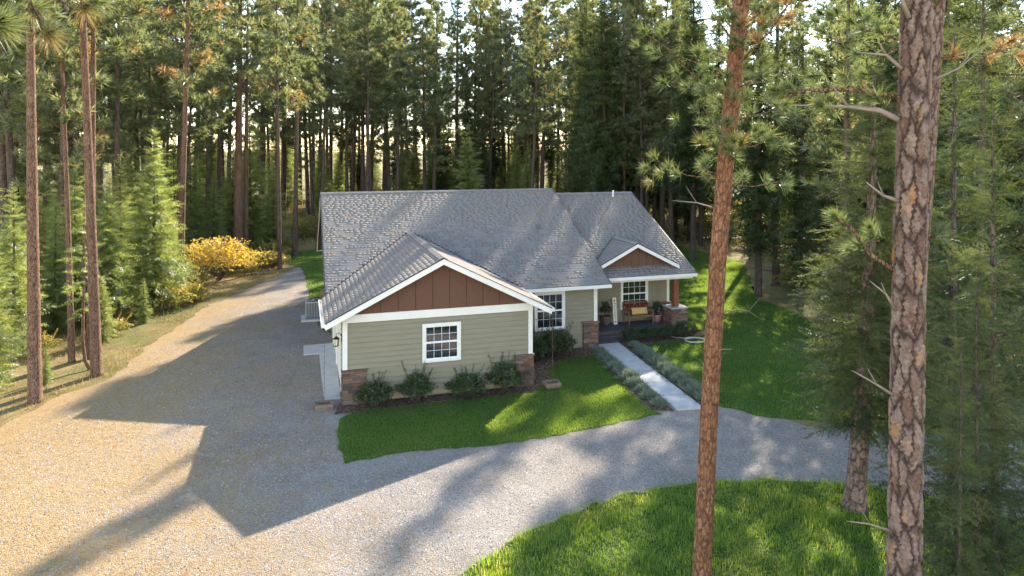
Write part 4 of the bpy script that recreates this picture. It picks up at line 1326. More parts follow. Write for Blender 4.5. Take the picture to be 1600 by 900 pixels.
# ---- the near trunks on the right -----------------------------------------------
def plated(name, pts, radii, nseg, nring, cell, depth, seed, parent, mat='bark_plate'):
    """trunk whose bark plates stand proud of dark furrows"""
    r = np.random.default_rng(seed)
    Z = np.array([p[2] for p in pts]); Xs = np.array([p[0] for p in pts]); Ys = np.array([p[1] for p in pts]); Rr = np.array(radii)
    z = np.linspace(Z[0], Z[-1], nring); th = np.linspace(0, 2 * np.pi, nseg, endpoint=False)
    zz, tt = np.meshgrid(z, th, indexing='ij')
    rm = float(np.mean(Rr)); circ = 2 * np.pi * rm
    def cells(cell, sz, wav):
        U = tt * rm + wav * (np.sin(zz * 4.1 + tt * 2) + 0.6 * np.sin(zz * 9.7 + tt * 3 + 1) + 0.5 * np.sin(zz * 27 - tt * 4) + 0.5 * np.sin(zz * 61 + tt * 11) + 0.4 * np.sin(zz * 101 - tt * 17))
        Vv = (zz - Z[0]) * sz + wav * 0.6 * np.sin(tt * 7 + zz * 3)
        nu = max(3, int(round(circ / cell))); nv = int((Z[-1] - Z[0]) * sz / cell) + 5
        cu = (np.arange(nu)[None, :] + r.uniform(0.0, 1.0, (nv, nu))) * circ / nu
        cv = (np.arange(nv)[:, None] - 2 + r.uniform(0.0, 1.0, (nv, nu))) * cell
        tn = r.uniform(0, 1, (nv, nu))
        iu = np.floor(U / (circ / nu)).astype(int); iv = np.floor(Vv / cell).astype(int) + 2
        f1 = np.full(zz.shape, 9.0); f2 = np.full(zz.shape, 9.0); t1 = np.zeros(zz.shape)
        for a in (-2, -1, 0, 1, 2):
            for b_ in (-2, -1, 0, 1, 2):
                ju = (iu + a) % nu; jv = np.clip(iv + b_, 0, nv - 1)
                wrap = np.floor((iu + a) / nu) * circ
                d = np.hypot(U - cu[jv, ju] - wrap, Vv - cv[jv, ju])
                near = d < f1
                f2 = np.where(near, f1, np.minimum(f2, d)); t1 = np.where(near, tn[jv, ju], t1); f1 = np.where(near, d, f1)
        return np.clip((f2 - f1) / cell, 0, 1), t1
    e1, ta = cells(cell, 0.24, cell * 0.13)             # tall plates
    e2, tb = cells(cell * 0.5, 0.4, cell * 0.15)      # flakes on them
    f1_ = np.clip(e1 / 0.30, 0, 1); f2_ = np.clip(e2 / 0.18, 0, 1)
    fur = f1_ * (0.68 + 0.32 * f2_)
    t1 = np.clip(0.42 + 0.45 * (ta - 0.5) + 0.55 * (tb - 0.5), 0, 1)
    rr = np.interp(zz, Z, Rr) + depth * (f1_ ** 0.6 - 0.8) + depth * 0.28 * (f2_ - 0.5) + depth * 0.5 * (tb - 0.5) * f1_
    V = np.stack([np.interp(zz, Z, Xs) + rr * np.cos(tt), np.interp(zz, Z, Ys) + rr * np.sin(tt), zz], -1).reshape(-1, 3)
    i, k = np.meshgrid(np.arange(nring - 1), np.arange(nseg), indexing='ij')
    k2 = (k + 1) % nseg
    F = np.stack([i * nseg + k, i * nseg + k2, (i + 1) * nseg + k2, (i + 1) * nseg + k], -1).reshape(-1, 4)
    me = arr_mesh(name, V, F, M[mat], t1.ravel())
    at = me.attributes.new('furrow', 'FLOAT', 'POINT'); at.data.foreach_set('value', fur.ravel().astype(np.float32))
    return link(name, me, parent)

tn_near = [tuft(80, 0.22, 0.011, np.random.default_rng(60 + k)) for k in range(4)]
def X_at(px, Y): return (px - 800) / FPX * Y
def dead(parent, p, pts, rad=0.02, name='dead_branch'):
    mb = MB(); p = Vector(p)
    P = [p + Vector(q) for q in pts]
    mb.tube(P, [rad * (1 - 0.8 * i / (len(P) - 1)) for i in range(len(P))], 6)
    if len(P) > 2:
        q = P[len(P) // 2]; d = (P[-1] - P[0])
        mb.tube([q, q + Vector((d.x * 0.25, d.y * 0.2 - 0.05, abs(d.x) * 0.3 + 0.05))], [rad * 0.5, 0.003], 5)
    return mb.build(name, M['deadwood'], parent, True)

# slender red pine
Y1 = 13.0
p1 = empty('pine_tree', (X_at(1094, Y1), Y1, -0.03)); tag(p1, 'slender reddish pine in front of the walkway, trunk leaning slightly right', 'pine', 'tall pines standing singly')
pts = [(0, 0, 0), (0.03, 0, 0.7), (0.17, 0, 3.7), (0.33, 0, 6.5), (0.46, 0, 8.2), (0.60, 0, 9.6), (0.77, 0, 11.4), (0.95, 0, 15), (1.0, 0, 19.5)]
rd = [0.19, 0.165, 0.158, 0.15, 0.147, 0.145, 0.14, 0.10, 0.02]
plated('trunk', pts, rd, 110, 1300, 0.055, 0.014, 71, p1, 'bark_red')
at1 = path_at(pts)
r = np.random.default_rng(72); lm = MB()
cr = pine_crown(19.7, 1.7, 7.7, 60, tn_near, r, lm, (0.9, 1.3), 6, 0.03, at1, 0.45, 0.03)
cr = merge([cr, pine_crown(12.6, 0.75, 7.75, 30, tn_near, r, lm, (0.9, 1.25), 3, 0.02, at1, 0.1, 0.02)])
lm.build('limb', M['bark_pine'], p1, True)
link('crown', arr_mesh('crown', *cr[:2], M['near_leaf'], cr[2]), p1)
for z, ptsd, rd_ in ((5.55, [(0.1, 0, 0), (0.4, -0.1, 0.10), (0.6, -0.1, 0.06), (0.75, -0.15, -0.05)], 0.009), (5.5, [(-0.1, -0.1, 0), (-0.3, -0.2, 0.25)], 0.012),
                     (4.9, [(0.1, -0.1, 0), (0.35, -0.15, 0.02)], 0.012), (5.95, [(0.1, -0.05, 0.0), (0.3, -0.1, 0.03)], 0.008), (7.5, [(-0.1, 0, 0), (-0.5, -0.1, 0.12), (-0.95, -0.1, 0.16)], 0.02), (4.5, [(-0.1, -0.05, 0), (-0.25, -0.1, 0.22)], 0.009)):
    dead(p1, at1(z), ptsd, rd_)
TREES.append((X_at(1094, Y1), Y1))

# stout plated pine
Y2 = 9.0
p2 = empty('pine_tree', (X_at(1408, Y2), Y2, -0.03)); tag(p2, 'stoutest nearest pine trunk with flaky plated bark and dead stubs at right', 'pine', 'tall pines standing singly')
pts = [(0, 0, 0), (0.02, 0, 1.0), (0.035, 0, 3.1), (0.10, 0, 6.8), (0.20, 0, 10.5), (0.3, 0, 15), (0.4, 0, 21)]
rd = [0.25, 0.205, 0.195, 0.188, 0.175, 0.14, 0.02]
plated('trunk', pts, rd, 180, 1700, 0.125, 0.034, 81, p2)
at2 = path_at(pts)
lm = MB(); r = np.random.default_rng(82)
cr = pine_crown(21.2, 2.4, 12.2, 26, tn_near[:2], r, lm, (0.9, 1.2), 4, 0.1, at2, 0.5, 0.04)
lm.build('limb', M['bark_pine'], p2, True)
tl, td, ts, tt_ = [], [], [], []
def sprig(z, path, ends, tint=0.35):
    """live limb low on the trunk with brushes at given points"""
    mb = MB(); p = Vector(at2(z)); P = [p + Vector(q) for q in path]
    mb.tube(P, [0.03, 0.026, 0.018, 0.012][:len(P)], 6); mb.build('limb', M['bark_pine'], p2, True)
    for e in ends:
        for k in range(2):
            tl.append(p + Vector(e) + Vector(r.normal(0, 0.03, 3))); td.append((e[0] * 0.8 + r.normal(0, .3), r.normal(0, 0.4), 0.35 + r.normal(0, 0.3))); ts.append(r.uniform(0.85, 1.1)); tt_.append(tint + r.normal(0, 0.1))
sprig(7.05, [(-0.2, 0, 0), (-0.5, 0, 0.2), (-0.75, 0, 0.55), (-0.95, 0, 0.68)], [(-0.95, 0, 0.7), (-0.78, 0.1, 0.62), (-0.5, 0, 0.5), (-0.4, 0.15, 0.42), (-0.72, 0, 0.3)])
sprig(7.45, [(0.2, 0, 0), (0.32, -0.05, 0.05)], [(0.36, -0.1, 0.08), (0.36, 0, 0.12)], 0.3)
sprig(9.3, [(-0.2, 0, 0), (-0.8, 0.1, 0.1), (-1.3, 0.2, 0.1), (-1.6, 0.3, 0.0)], [(-0.5, 0, 0.0), (-0.9, 0, 0.25), (-1.0, 0.2, -0.2), (-1.3, 0, 0.3), (-1.55, 0.2, 0.1), (-1.2, 0, -0.1), (-0.6, 0.1, 0.3), (-1.7, 0.3, 0.1)], 0.5)
cr2 = merge([inst(tn_near[k], frames(np.array(td)[k::4], r.uniform(0, 6, len(td[k::4]))), np.array([tuple(q) for q in tl])[k::4], np.array(ts)[k::4], np.array(tt_)[k::4]) for k in range(4)])
cr = merge([cr, cr2])
link('crown', arr_mesh('crown', *cr[:2], M['near_leaf'], cr[2]), p2)
dead(p2, at2(9.0), [(-0.2, 0, 0), (-0.45, 0, 0.12), (-0.8, 0.1, 0.17), (-1.5, 0.2, 0.2)], 0.045)
dead(p2, at2(9.65), [(-0.2, -0.05, 0), (-0.4, -0.05, 0.18), (-0.75, 0, 0.22)], 0.03)
dead(p2, at2(7.95), [(-0.2, -0.05, 0), (-0.4, -0.08, 0.07), (-0.62, -0.08, 0.24)], 0.028)
dead(p2, at2(6.55), [(-0.2, -0.05, 0.0), (-0.35, -0.1, 0.22), (-0.55, -0.1, 0.38)], 0.022)
dead(p2, at2(5.45), [(-0.2, -0.05, 0.0), (-0.45, -0.1, 0.16), (-0.78, -0.15, 0.35)], 0.022)
dead(p2, at2(10.3), [(-0.15, -0.1, 0.0), (-0.3, -0.15, 0.3), (-0.4, -0.15, 0.6)], 0.035)
dead(p2, at2(9.5), [(0.2, -0.05, 0.0), (0.5, -0.1, 0.15), (0.85, -0.15, 0.45)], 0.02)
dead(p2, at2(3.7), [(-0.2, -0.05, 0.0), (-0.5, -0.1, 0.12), (-0.8, -0.1, 0.16)], 0.016)

Y3 = 11.4
p3 = empty('pine_tree', (X_at(1418, Y3), Y3, -0.03)); tag(p3, 'second pine trunk standing close behind the stout plated pine', 'pine', 'tall pines standing singly')
pts = [(0, 0, 0), (-0.02, 0, 2), (0.05, 0, 5.8), (0.24, 0, 8.2), (0.42, 0, 11), (0.5, 0, 15), (0.6, 0, 20)]
rd = [0.23, 0.19, 0.178, 0.172, 0.165, 0.13, 0.02]
plated('trunk', pts, rd, 96, 1000, 0.07, 0.018, 91, p3)
r = np.random.default_rng(92); lm = MB()
cr = pine_crown(20.2, 2.2, 9.8, 30, tn_near, r, lm, (0.9, 1.3), 10, 0.15, path_at(pts), 0.5, 0.035)
lm.build('limb', M['bark_pine'], p3, True)
link('crown', arr_mesh('crown', *cr[:2], M['near_leaf'], cr[2]), p3)

# leaning fir in the meadow edge
Y4 = 16.6
p4 = empty('fir_tree', (X_at(1335, Y4), Y4, -0.03)); tag(p4, 'fir with thick leaning brown trunk rooted where meadow meets gravel', 'fir')
pts = [(0, 0, 0), (0.05, 0, 0.6), (0.22, 0, 3.0), (0.33, 0, 5.3), (0.40, 0, 7.0), (0.44, 0, 8.5), (0.48, 0, 10.5)]
rd = [0.29, 0.225, 0.19, 0.145, 0.10, 0.07, 0.015]
plated('trunk', pts, rd, 60, 500, 0.07, 0.016, 95, p4)
r = np.random.default_rng(96)
(cr, dd) = fir_crown(10.6, 2.2, 2.1, 0.36, 7, bg_near, r, 1.15, 0.6, 0.32, 0.16)
q = cr[0]; at4 = path_at(pts); q[:, 0] += np.interp(q[:, 2], [p[2] for p in pts], [p[0] for p in pts])
lm = MB(); wood(lm, dd[0], dd[1] + np.stack([np.interp(dd[1][:, 2], [p[2] for p in pts], [p[0] for p in pts]), np.zeros(len(dd[1])), np.zeros(len(dd[1]))], 1), dd[2], r, 0.016, 0.9)
lm.build('limb', M['bark_fir'], p4, True)
link('crown', arr_mesh('crown', q, cr[1], M['fir_leaf'], cr[2]), p4)

# near firs at the right edge
plant('near', 0, 8.35, 12.0, 1.0, 'feathery fir with a pointed top at the right edge beside the stout pine', rz=0.6)
plant('near', 1, X_at(1494, 10.6), 10.6, 0.60, 'thin young fir with bare lower stem in the meadow right of the stout pine', rz=2.0, sxy=0.8)
plant('near', 1, X_at(1530, 11.2), 11.2, 0.72, 'drooping young fir with a mossy stem at the lower right edge', rz=4.0, sxy=0.8)
plant('near', 0, 10.9, 17.2, 1.25, 'dense dark fir behind the right edge fir', rz=3.4)
plant('near', 1, 13.0, 19.5, 1.5, 'dark fir at the far right edge where the gravel turns away', rz=1.4)

# pine bough reaching in at the upper left from a tree beside the camera
pL = empty('pine_tree', (-6.3, 4.3, -0.03)); tag(pL, 'near pine whose long needled boughs hang in at the upper left corner', 'pine', 'tall pines standing singly')
pts = [(0, 0, 0), (0, 0, 5), (0.1, 0, 10), (0.1, 0, 16)]
plated('trunk', pts, [0.26, 0.22, 0.19, 0.03], 48, 300, 0.09, 0.02, 97, pL)
r = np.random.default_rng(98)
tn_big = [tuft(120, 0.20, 0.0065, np.random.default_rng(160 + k), 1.5) for k in range(3)]
tl, td, ts, tt_ = [], [], [], []
def boughL(pa, tips):
    mb = MB(); P = [Vector(q) - Vector((-6.3, 4.3, -0.03)) for q in pa]
    mb.tube(P, [0.03, 0.02, 0.012, 0.006][:len(P)], 7); mb.build('limb', M['bark_fir'], pL, True)
    for e, dr, tn_ in tips:
        tl.append(Vector(e) - Vector((-6.3, 4.3, -0.03))); td.append(dr); ts.append(r.uniform(0.95, 1.15)); tt_.append(tn_)
def pl(px, py, Y): return ((px - 800) / FPX * Y, Y, CAM_H - (py - YH) * Y / FPX)
boughL([(-6.2, 4.3, 9.0), pl(-120, 30, 4.4), pl(-30, 45, 4.4), pl(4, 34, 4.4)], [(pl(2, 34, 4.4), (0.8, 0, 0.35), 0.45), (pl(-2, 40, 4.4), (0.8, 0.1, -0.3), 0.72), (pl(-20, 36, 4.35), (0.6, 0, 0.7), 0.4)])
boughL([(-6.2, 4.3, 9.6), pl(-60, -60, 5.0), pl(20, -25, 5.0), pl(54, 15, 5.0)], [(pl(54, 13, 5.0), (0.9, 0, 0.2), 0.6), (pl(50, 13, 5.0), (0.1, 0, -0.9), 0.85), (pl(76, 52, 5.0), (0.8, 0, 0.35), 0.5), (pl(74, 54, 5.0), (0.3, 0, -0.8), 0.92), (pl(30, 0, 5.0), (0.4, 0, 0.7), 0.5)])
boughL([pl(54, 15, 5.0), pl(64, 30, 5.0), pl(68, 46, 5.0), pl(76, 54, 5.0)], [])
boughL([(-6.2, 4.3, 10.2), pl(60, -60, 5.2), pl(108, 20, 5.2), pl(132, 10, 5.2)], [(pl(132, 10, 5.2), (0.9, 0, 0.15), 0.55), (pl(130, 12, 5.2), (0.2, 0, -0.8), 0.9), (pl(150, 2, 5.2), (0.9, 0, 0.0), 0.6)])
cr = merge([inst(tn_big[k], frames(np.array(td)[k::3], r.uniform(0, 6, len(td[k::3]))), np.array([tuple(q) for q in tl])[k::3], np.array(ts)[k::3], np.array(tt_)[k::3]) for k in range(3)])
tops = pine_crown(16.2, 1.8, 11.6, 16, tn_near[:2], r, MB(), (0.9, 1.1), 4, 0.05, path_at(pts))
cr = merge([cr, tops])
link('crown', arr_mesh('crown', *cr[:2], M['near_leaf'], cr[2]), pL)

# ---- young firs and saplings the photograph shows singly ---------------------------
plant('young', 0, *base(240, 484), 1.10, 'bright green cone shaped young fir left of the yellow shrub')
plant('young', 3, *base(262, 468), 0.62, 'short bushy fir tucked at the right foot of the bright young fir')
plant('young', 1, *base(20, 560), 0.80, 'pale green young fir at the left picture edge')
plant('young', 2, *base(85, 520), 0.72, 'yellow green young fir behind the leftmost trunk')
plant('young', 0, *base(118, 500), 0.86, 'light young fir with an upright leader between the left trunks')
plant('young', 3, *base(165, 505), 0.80, 'bushy young fir right behind the reddish left pine')
plant('young', 1, *base(-15, 610), 0.66, 'small fir cut by the left picture edge near the straw')
plant('young', 2, *base(190, 470), 0.95, 'loose young fir deeper in the left wood beside the bright cone shaped one')
plant('young', 1, *base(72, 600), 0.17, 'tiny fir seedling at the foot of the leftmost trunk')
plant('young', 2, *base(225, 505), 0.26, 'low fir seedling at the drive edge below the bright young fir')
plant('young', 3, *base(160, 535), 0.33, 'low spreading fir seedling beside the reddish pine')
for k, (px, py, s) in enumerate(((1345, 655, 0.42), (1392, 640, 0.5), (1322, 610, 0.30))):
    o = plant('near', k, *base(px, py), s, ('rounded low fir at the right end of the lawn beside the leaning trunk', 'taller low fir behind the rounded fir at the lawn end', 'smallest low fir at the lawn corner left of the leaning trunk')[k], sxy=1.7)

# single trunks behind the right lawn
for k, (px, py, s, kind, lab) in enumerate((
        (1185, 462, 1.0, 'fir', 'dark fir trunk standing at the far corner of the right lawn'),
        (1083, 407, 1.07, 'fir', 'thick dark fir trunk just right of the porch roof'),
        (1212, 446, 0.95, 'pine', 'pine just right of the corner trunk behind the lawn'),
        (1250, 478, 0.75, 'fir', 'slim fir standing at the shady edge of the right lawn'),
        (1290, 500, 0.55, 'fir', 'fir rising behind the low rounded firs at the lawn end'),
        (1325, 520, 0.9, 'pine', 'pine trunk in shade behind the leaning meadow fir'),
        (1181, 395, 1.05, 'pine', 'pine standing back of the right lawn behind the corner trunk'))):
    plant(kind, k, *base(px, py), s, lab)

# ---- the forest -----------------------------------------------------------------
fr = np.random.default_rng(2024)
def blocked(x, y, dmin):
    for a, b_ in TREES:
        if (a - x) ** 2 + (b_ - y) ** 2 < dmin * dmin: return True
    return False
def scatter(n, fx, fy, dmin, ok=None):
    P = []; tries = 0
    while len(P) < n and tries < n * 60:
        tries += 1
        y = fr.uniform(*fy); x = fr.uniform(*fx) if not callable(fx) else fx(y)
        if ok is not None and not ok(x, y): continue
        if blocked(x, y, dmin): continue
        TREES.append((x, y)); P.append((x, y))
    return P
def in_view(x, y, pad=2.5): return abs(x) < 0.736 * y + pad
edgeL = [gp(0, 660), gp(100, 608), gp(165, 588), gp(250, 520), gp(330, 470), gp(440, 424), (-17.0, 57)]
ey = [p[1] for p in edgeL]; ex = [p[0] for p in edgeL]
def left_ok(x, y): return not (y < 52 and 285 < 800 + FPX * x / y < 450) and x < np.interp(y, ey, ex) - 2.0 and in_view(x, y)
FOREST = []
# places the photograph shows in sunlight: no new tree may stand between them and the sun
LIT = [(*gp(px, py), 0.0) for px, py in ((60, 760), (200, 560), (300, 500), (200, 750), (450, 830), (560, 760), (660, 735), (400, 440), (360, 470), (100, 640), (60, 700), (470, 425), (488, 440),
       (760, 890), (830, 850), (900, 850), (960, 800), (1130, 785), (1150, 810), (1200, 830), (1180, 880), (1290, 870), (950, 690), (990, 740), (880, 765), (900, 705), (830, 730), (1180, 670), (1250, 735), (1290, 722), (1215, 700),
       (790, 660), (840, 640), (930, 655), (955, 622), (1100, 450), (1120, 430), (1150, 418), (1095, 480), (1145, 478), (1240, 595), (1195, 565), (1180, 535), (1130, 405))]
LIT += [(*gp(240, 484), z) for z in (3, 6, 9)] + [(*gp(165, 505), 4), (*gp(118, 500), 4), (*gp(85, 520), 4), (*gp(20, 560), 4), (*gp(362, 432), 1.5), (*gp(340, 440), 2), (*gp(281, 470), 16), (*gp(372, 408), 18), (*gp(151, 587), 15)]
LIT += [(*hw(u, v), zr - 0.5 * (vr - v)) for u, v in ((0.5, 9.5), (1.5, 8), (0.8, 6), (2, 10.2), (3.2, 9.9))] + [(*hw(W / 2 + 1.5, 2), 4.1), (*hw(W / 2 + 2.5, 0.5), 3.6)]
LIT = np.array(LIT)
def shades(x, y, h, kd):
    d = (x - LIT[:, 0]) * math.sin(SUN_AZ) + (y - LIT[:, 1]) * math.cos(SUN_AZ)
    off = np.abs((x - LIT[:, 0]) * math.cos(SUN_AZ) - (y - LIT[:, 1]) * math.sin(SUN_AZ))
    z = LIT[:, 2] + d * math.tan(SUN_EL)
    lo, rad = {'pine': (0.33 * h, 2.0), 'fir': (0.12 * h, 2.3), 'young': (0.0, 1.6)}[kd]
    rr_ = rad if kd == 'pine' else rad * np.clip((h - z) / (h - lo), 0, 1) * 1.2
    return bool(np.any((d > 1) & (off < rr_) & (z > lo) & (z < h)))
def put(P, kinds, hs, lab, group):
    for i, (x, y) in enumerate(P):
        kd = kinds[int(fr.integers(0, len(kinds)))]
        h0 = {'pine': 24.0, 'fir': 22.0, 'young': 9.0}[kd]
        h = fr.uniform(*hs[kd])
        if kd == 'pine' and y > 58: h = float(np.clip(8.6 + 0.2127 * y + fr.uniform(-5.5, 5), 17, 34))
        for _ in range(2):
            if not shades(x, y, h, kd): break
            h *= 0.9
        else: continue
        o = plant(kd, int(fr.integers(0, 6)), x, y, h / h0, lab[kd], group + (' (young)' if kd == 'young' else ' (' + kd + ')'), sxy=1.0 if kd != 'pine' else float(fr.uniform(0.9, 1.15)))
        FOREST.append((o, {'pine': 'pine', 'fir': 'fir', 'young': 'young fir'}[kd], x, y))
H1 = {'pine': (19, 26), 'fir': (13, 20), 'young': (5, 10)}
put(scatter(50, (-46, -13), (25, 58), 2.1, left_ok), ['pine', 'young'], H1,
    {'pine': 'pine in the sunlit wood left of the drive', 'young': 'young fir in the sunlit wood left of the drive', 'fir': 'fir in the sunlit wood left of the drive'}, 'trees of the left wood')
put(scatter(64, (-70, -13), (58, 108), 2.5, lambda x, y: in_view(x, y) and x < -0.10 * y - 6), ['pine', 'pine', 'young'], {'pine': (20, 27), 'fir': (14, 20), 'young': (7, 12)},
    {'pine': 'slim pine in the wood behind the bend of the drive', 'young': 'fir sapling in the wood behind the bend of the drive', 'fir': 'fir in the wood behind the bend of the drive'}, 'trees behind the bend of the drive')
put(scatter(70, (-20, 14), (70, 118), 2.4, lambda x, y: x > -0.26 * y and x < 0.10 * y + 2), ['pine', 'pine', 'fir', 'young'], {'pine': (21, 28), 'fir': (11, 18), 'young': (7, 12)},
    {'pine': 'tall pine rising behind the main roof of the house', 'fir': 'dark fir rising behind the main roof of the house', 'young': 'sapling behind the main roof of the house'}, 'trees behind the main roof')
put(scatter(64, (7, 34), (48, 80), 2.0, lambda x, y: x > 6 + 0.08 * (y - 45) and in_view(x, y) and not (x < 16 and y < 60 and x < 13.5)), ['fir', 'fir', 'fir', 'pine'], {'pine': (20, 26), 'fir': (18, 26), 'young': (6, 11)},
    {'pine': 'pine in the dark wood behind the porch roof', 'fir': 'tall fir in the dark wood behind the porch roof', 'young': 'sapling in the dark wood behind the porch roof'}, 'trees of the dark wood')
put(scatter(40, (13, 42), (22, 50), 2.2, lambda x, y: in_view(x, y, 4) and not inside(lawnR_poly, np.array([x - 1.0]), np.array([y]))[0] and x > 16 - 0.0 * y and not (x < 21 and y < 26)), ['fir', 'fir', 'pine', 'young'], {'pine': (17, 23), 'fir': (12, 21), 'young': (4, 8)},
    {'pine': 'pine in the shady wood at the right', 'fir': 'fir in the shady wood at the right', 'young': 'young fir in the shady wood at the right'}, 'trees of the right wood')
put(scatter(22, (20, 70), (70, 110), 3.0, lambda x, y: in_view(x, y)), ['fir', 'pine'], {'pine': (20, 26), 'fir': (18, 25), 'young': (6, 11)},
    {'pine': 'pine far back in the right wood', 'fir': 'fir far back in the right wood', 'young': 'sapling far back in the right wood'}, 'trees far back at the right')

put(scatter(26, (7, 17), (58, 74), 1.9), ['fir', 'fir', 'pine'], {'pine': (24, 29), 'fir': (22, 28), 'young': (6, 11)},
    {'pine': 'pine', 'fir': 'fir', 'young': 'fir'}, 'trees of the dark wood')

put(scatter(46, (-62, 18), (96, 124), 2.2, lambda x, y: in_view(x, y)), ['fir', 'young'], {'pine': (24, 29), 'fir': (10, 17), 'young': (8, 12)},
    {'pine': 'pine', 'fir': 'fir', 'young': 'fir'}, 'low conifers deep in the wood')

for k, (px, y, s) in enumerate(((340, 63, 1.02), (357, 72, 1.1), (322, 58, 0.9), (348, 84, 1.2), (330, 74, 1.15))):
    x = (px - 800) / FPX * y
    o = plant('pine', k + 1, x, y, s, 'pine', 'trees behind the bend of the drive (pine)'); FOREST.append((o, 'pine', x, y))

for k, (px, y, h, kd, wd) in enumerate(((652, 96, 31, 'pine', 1), (684, 104, 33, 'pine', 1), (716, 92, 30, 'pine', 1), (748, 108, 33, 'pine', 1.1), (790, 98, 32, 'pine', 1), (828, 106, 33, 'pine', 1), (846, 90, 30, 'pine', 1),
        (872, 100, 32, 'pine', 1.1), (700, 112, 22, 'fir', 1), (732, 100, 17, 'fir', 1), (772, 94, 18, 'fir', 1), (815, 100, 20, 'fir', 1), (860, 96, 20, 'fir', 1), (900, 90, 26, 'fir', 1), (976, 58.5, 25.5, 'pine', 0.6), (994, 60, 24.5, 'pine', 0.6), (600, 100, 31, 'pine', 1), (560, 106, 32, 'pine', 1), (530, 98, 30, 'pine', 1))):
    x = (px - 800) / FPX * y
    o = plant(kd, k + 2, x, y, h / (24.0 if kd == 'pine' else 22.0), kd, 'trees behind the main roof (%s)' % kd, sxy=wd); FOREST.append((o, kd, x, y))

# far wood that reads as one mass
L = []
for kd, n, ylo, yhi in (('fir', 150, 112, 190), ('pine', 50, 118, 180)):
    for i in range(n):
        y = fr.uniform(ylo, yhi); x = fr.uniform(-0.8, 0.8) * y
        k = int(fr.integers(0, 5)); cm = PROTO[kd][k][1]
        nV = len(cm.vertices); V = np.empty(nV * 3, np.float32); cm.vertices.foreach_get('co', V); V = V.reshape(-1, 3)
        F = np.empty(len(cm.polygons) * 3, np.int32); cm.polygons.foreach_get('vertices', F); F = F.reshape(-1, 3)
        tt = np.empty(nV, np.float32); cm.attributes['tint'].data.foreach_get('value', tt)
        sel = fr.random(len(F)) < (0.30 if kd == 'fir' else 0.25)
        s = fr.uniform(0.5, 0.95) if kd == 'fir' else fr.uniform(0.6, 0.95)
        if -0.56 * y < x < -0.40 * y: s *= 0.6
        ids = F[sel].ravel(); a = fr.uniform(0, 6.28)
        Vs = V[ids] * s; Vs = np.stack([Vs[:, 0] * np.cos(a) - Vs[:, 1] * np.sin(a) + x, Vs[:, 0] * np.sin(a) + Vs[:, 1] * np.cos(a) + y, Vs[:, 2]], 1)
        L.append((Vs, np.arange(len(ids)).reshape(-1, 3), np.clip(tt[ids] + 0.1, 0, 0.9)))
Vf, Ff, Tf = merge(L)
print('far wood tris', len(Ff))
o = link('far_forest', arr_mesh('far_forest', Vf, Ff, M['pine_leaf'], Tf)); tag(o, 'distant mass of conifer woodland behind the nearer trunks', 'woodland', kind='stuff')

# ---- leafy shrubs --------------------------------------------------------------
def leaves(n, size, r, center, radii, flat=0.6, shell=0.55, elong=1.8):
    d = r.normal(0, 1, (n, 3)); d /= np.linalg.norm(d, axis=1, keepdims=True)
    d[:, 2] = np.abs(d[:, 2]) * 1.1 - 0.25
    rad = (shell + (1 - shell) * r.random(n) ** 0.5)[:, None]
    lump = 1 + 0.22 * np.sin(d[:, :1] * 7 + 1) * np.sin(d[:, 1:2] * 6 + 2) + 0.16 * np.sin(d[:, 2:3] * 11)
    P = center + d * rad * lump * radii
    a = r.normal(0, 1, (n, 3)); a[:, 2] *= flat; a += d * 0.6; a /= np.linalg.norm(a, axis=1, keepdims=True)
    b = np.cross(a, r.normal(0, 1, (n, 3))); b /= np.linalg.norm(b, axis=1, keepdims=True)
    s = size * r.uniform(0.6, 1.3, n)[:, None]
    V = np.stack([P, P + a * s * elong * 0.5 + b * s * 0.42, P + a * s * elong, P + a * s * elong * 0.5 - b * s * 0.42], 1).reshape(-1, 3)
    i = np.arange(n)[:, None] * 4
    F = np.concatenate([i + np.array([[0, 1, 2]]), i + np.array([[0, 2, 3]])], 0)
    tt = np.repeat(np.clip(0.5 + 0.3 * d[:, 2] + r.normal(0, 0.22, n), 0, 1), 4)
    return V, F, tt
def stems_mb(n, h, spread, r, rad=0.012, base_r=0.1):
    mb = MB()
    for k in range(n):
        a = r.uniform(0, 6.28); s = r.uniform(0.3, 1) * spread
        b0 = Vector((base_r * math.cos(a), base_r * math.sin(a), 0))
        mb.tube([b0, b0 + Vector((s * 0.4 * math.cos(a), s * 0.4 * math.sin(a), h * 0.5)), Vector((s * math.cos(a), s * math.sin(a), h * r.uniform(0.75, 0.95)))], [rad, rad * 0.7, 0.003], 4, False)
    return mb
SHRUB = {}
def shrub_proto(key, h, rad, n, size, mat, seed, shoots=0, shell=0.5, elong=1.8, nst=10, shoot_h=0.5):
    r = np.random.default_rng(seed)
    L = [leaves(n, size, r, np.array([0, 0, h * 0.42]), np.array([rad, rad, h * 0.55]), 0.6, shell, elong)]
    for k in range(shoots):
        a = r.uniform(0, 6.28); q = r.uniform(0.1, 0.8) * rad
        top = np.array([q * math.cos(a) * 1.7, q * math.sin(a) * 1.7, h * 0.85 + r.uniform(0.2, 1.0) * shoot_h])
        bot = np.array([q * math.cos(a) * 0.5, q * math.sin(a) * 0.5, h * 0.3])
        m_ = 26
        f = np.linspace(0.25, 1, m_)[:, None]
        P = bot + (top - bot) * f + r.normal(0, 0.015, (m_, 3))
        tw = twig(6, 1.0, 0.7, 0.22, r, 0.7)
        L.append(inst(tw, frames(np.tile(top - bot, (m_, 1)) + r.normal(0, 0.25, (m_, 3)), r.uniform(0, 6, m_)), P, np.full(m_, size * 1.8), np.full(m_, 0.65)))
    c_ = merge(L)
    SHRUB[key] = (stems_mb(nst, h * 0.9, rad * 0.8, r).mesh('stems', M['bark_fir'], True), arr_mesh('foliage', *c_[:2], M[mat], c_[2]))
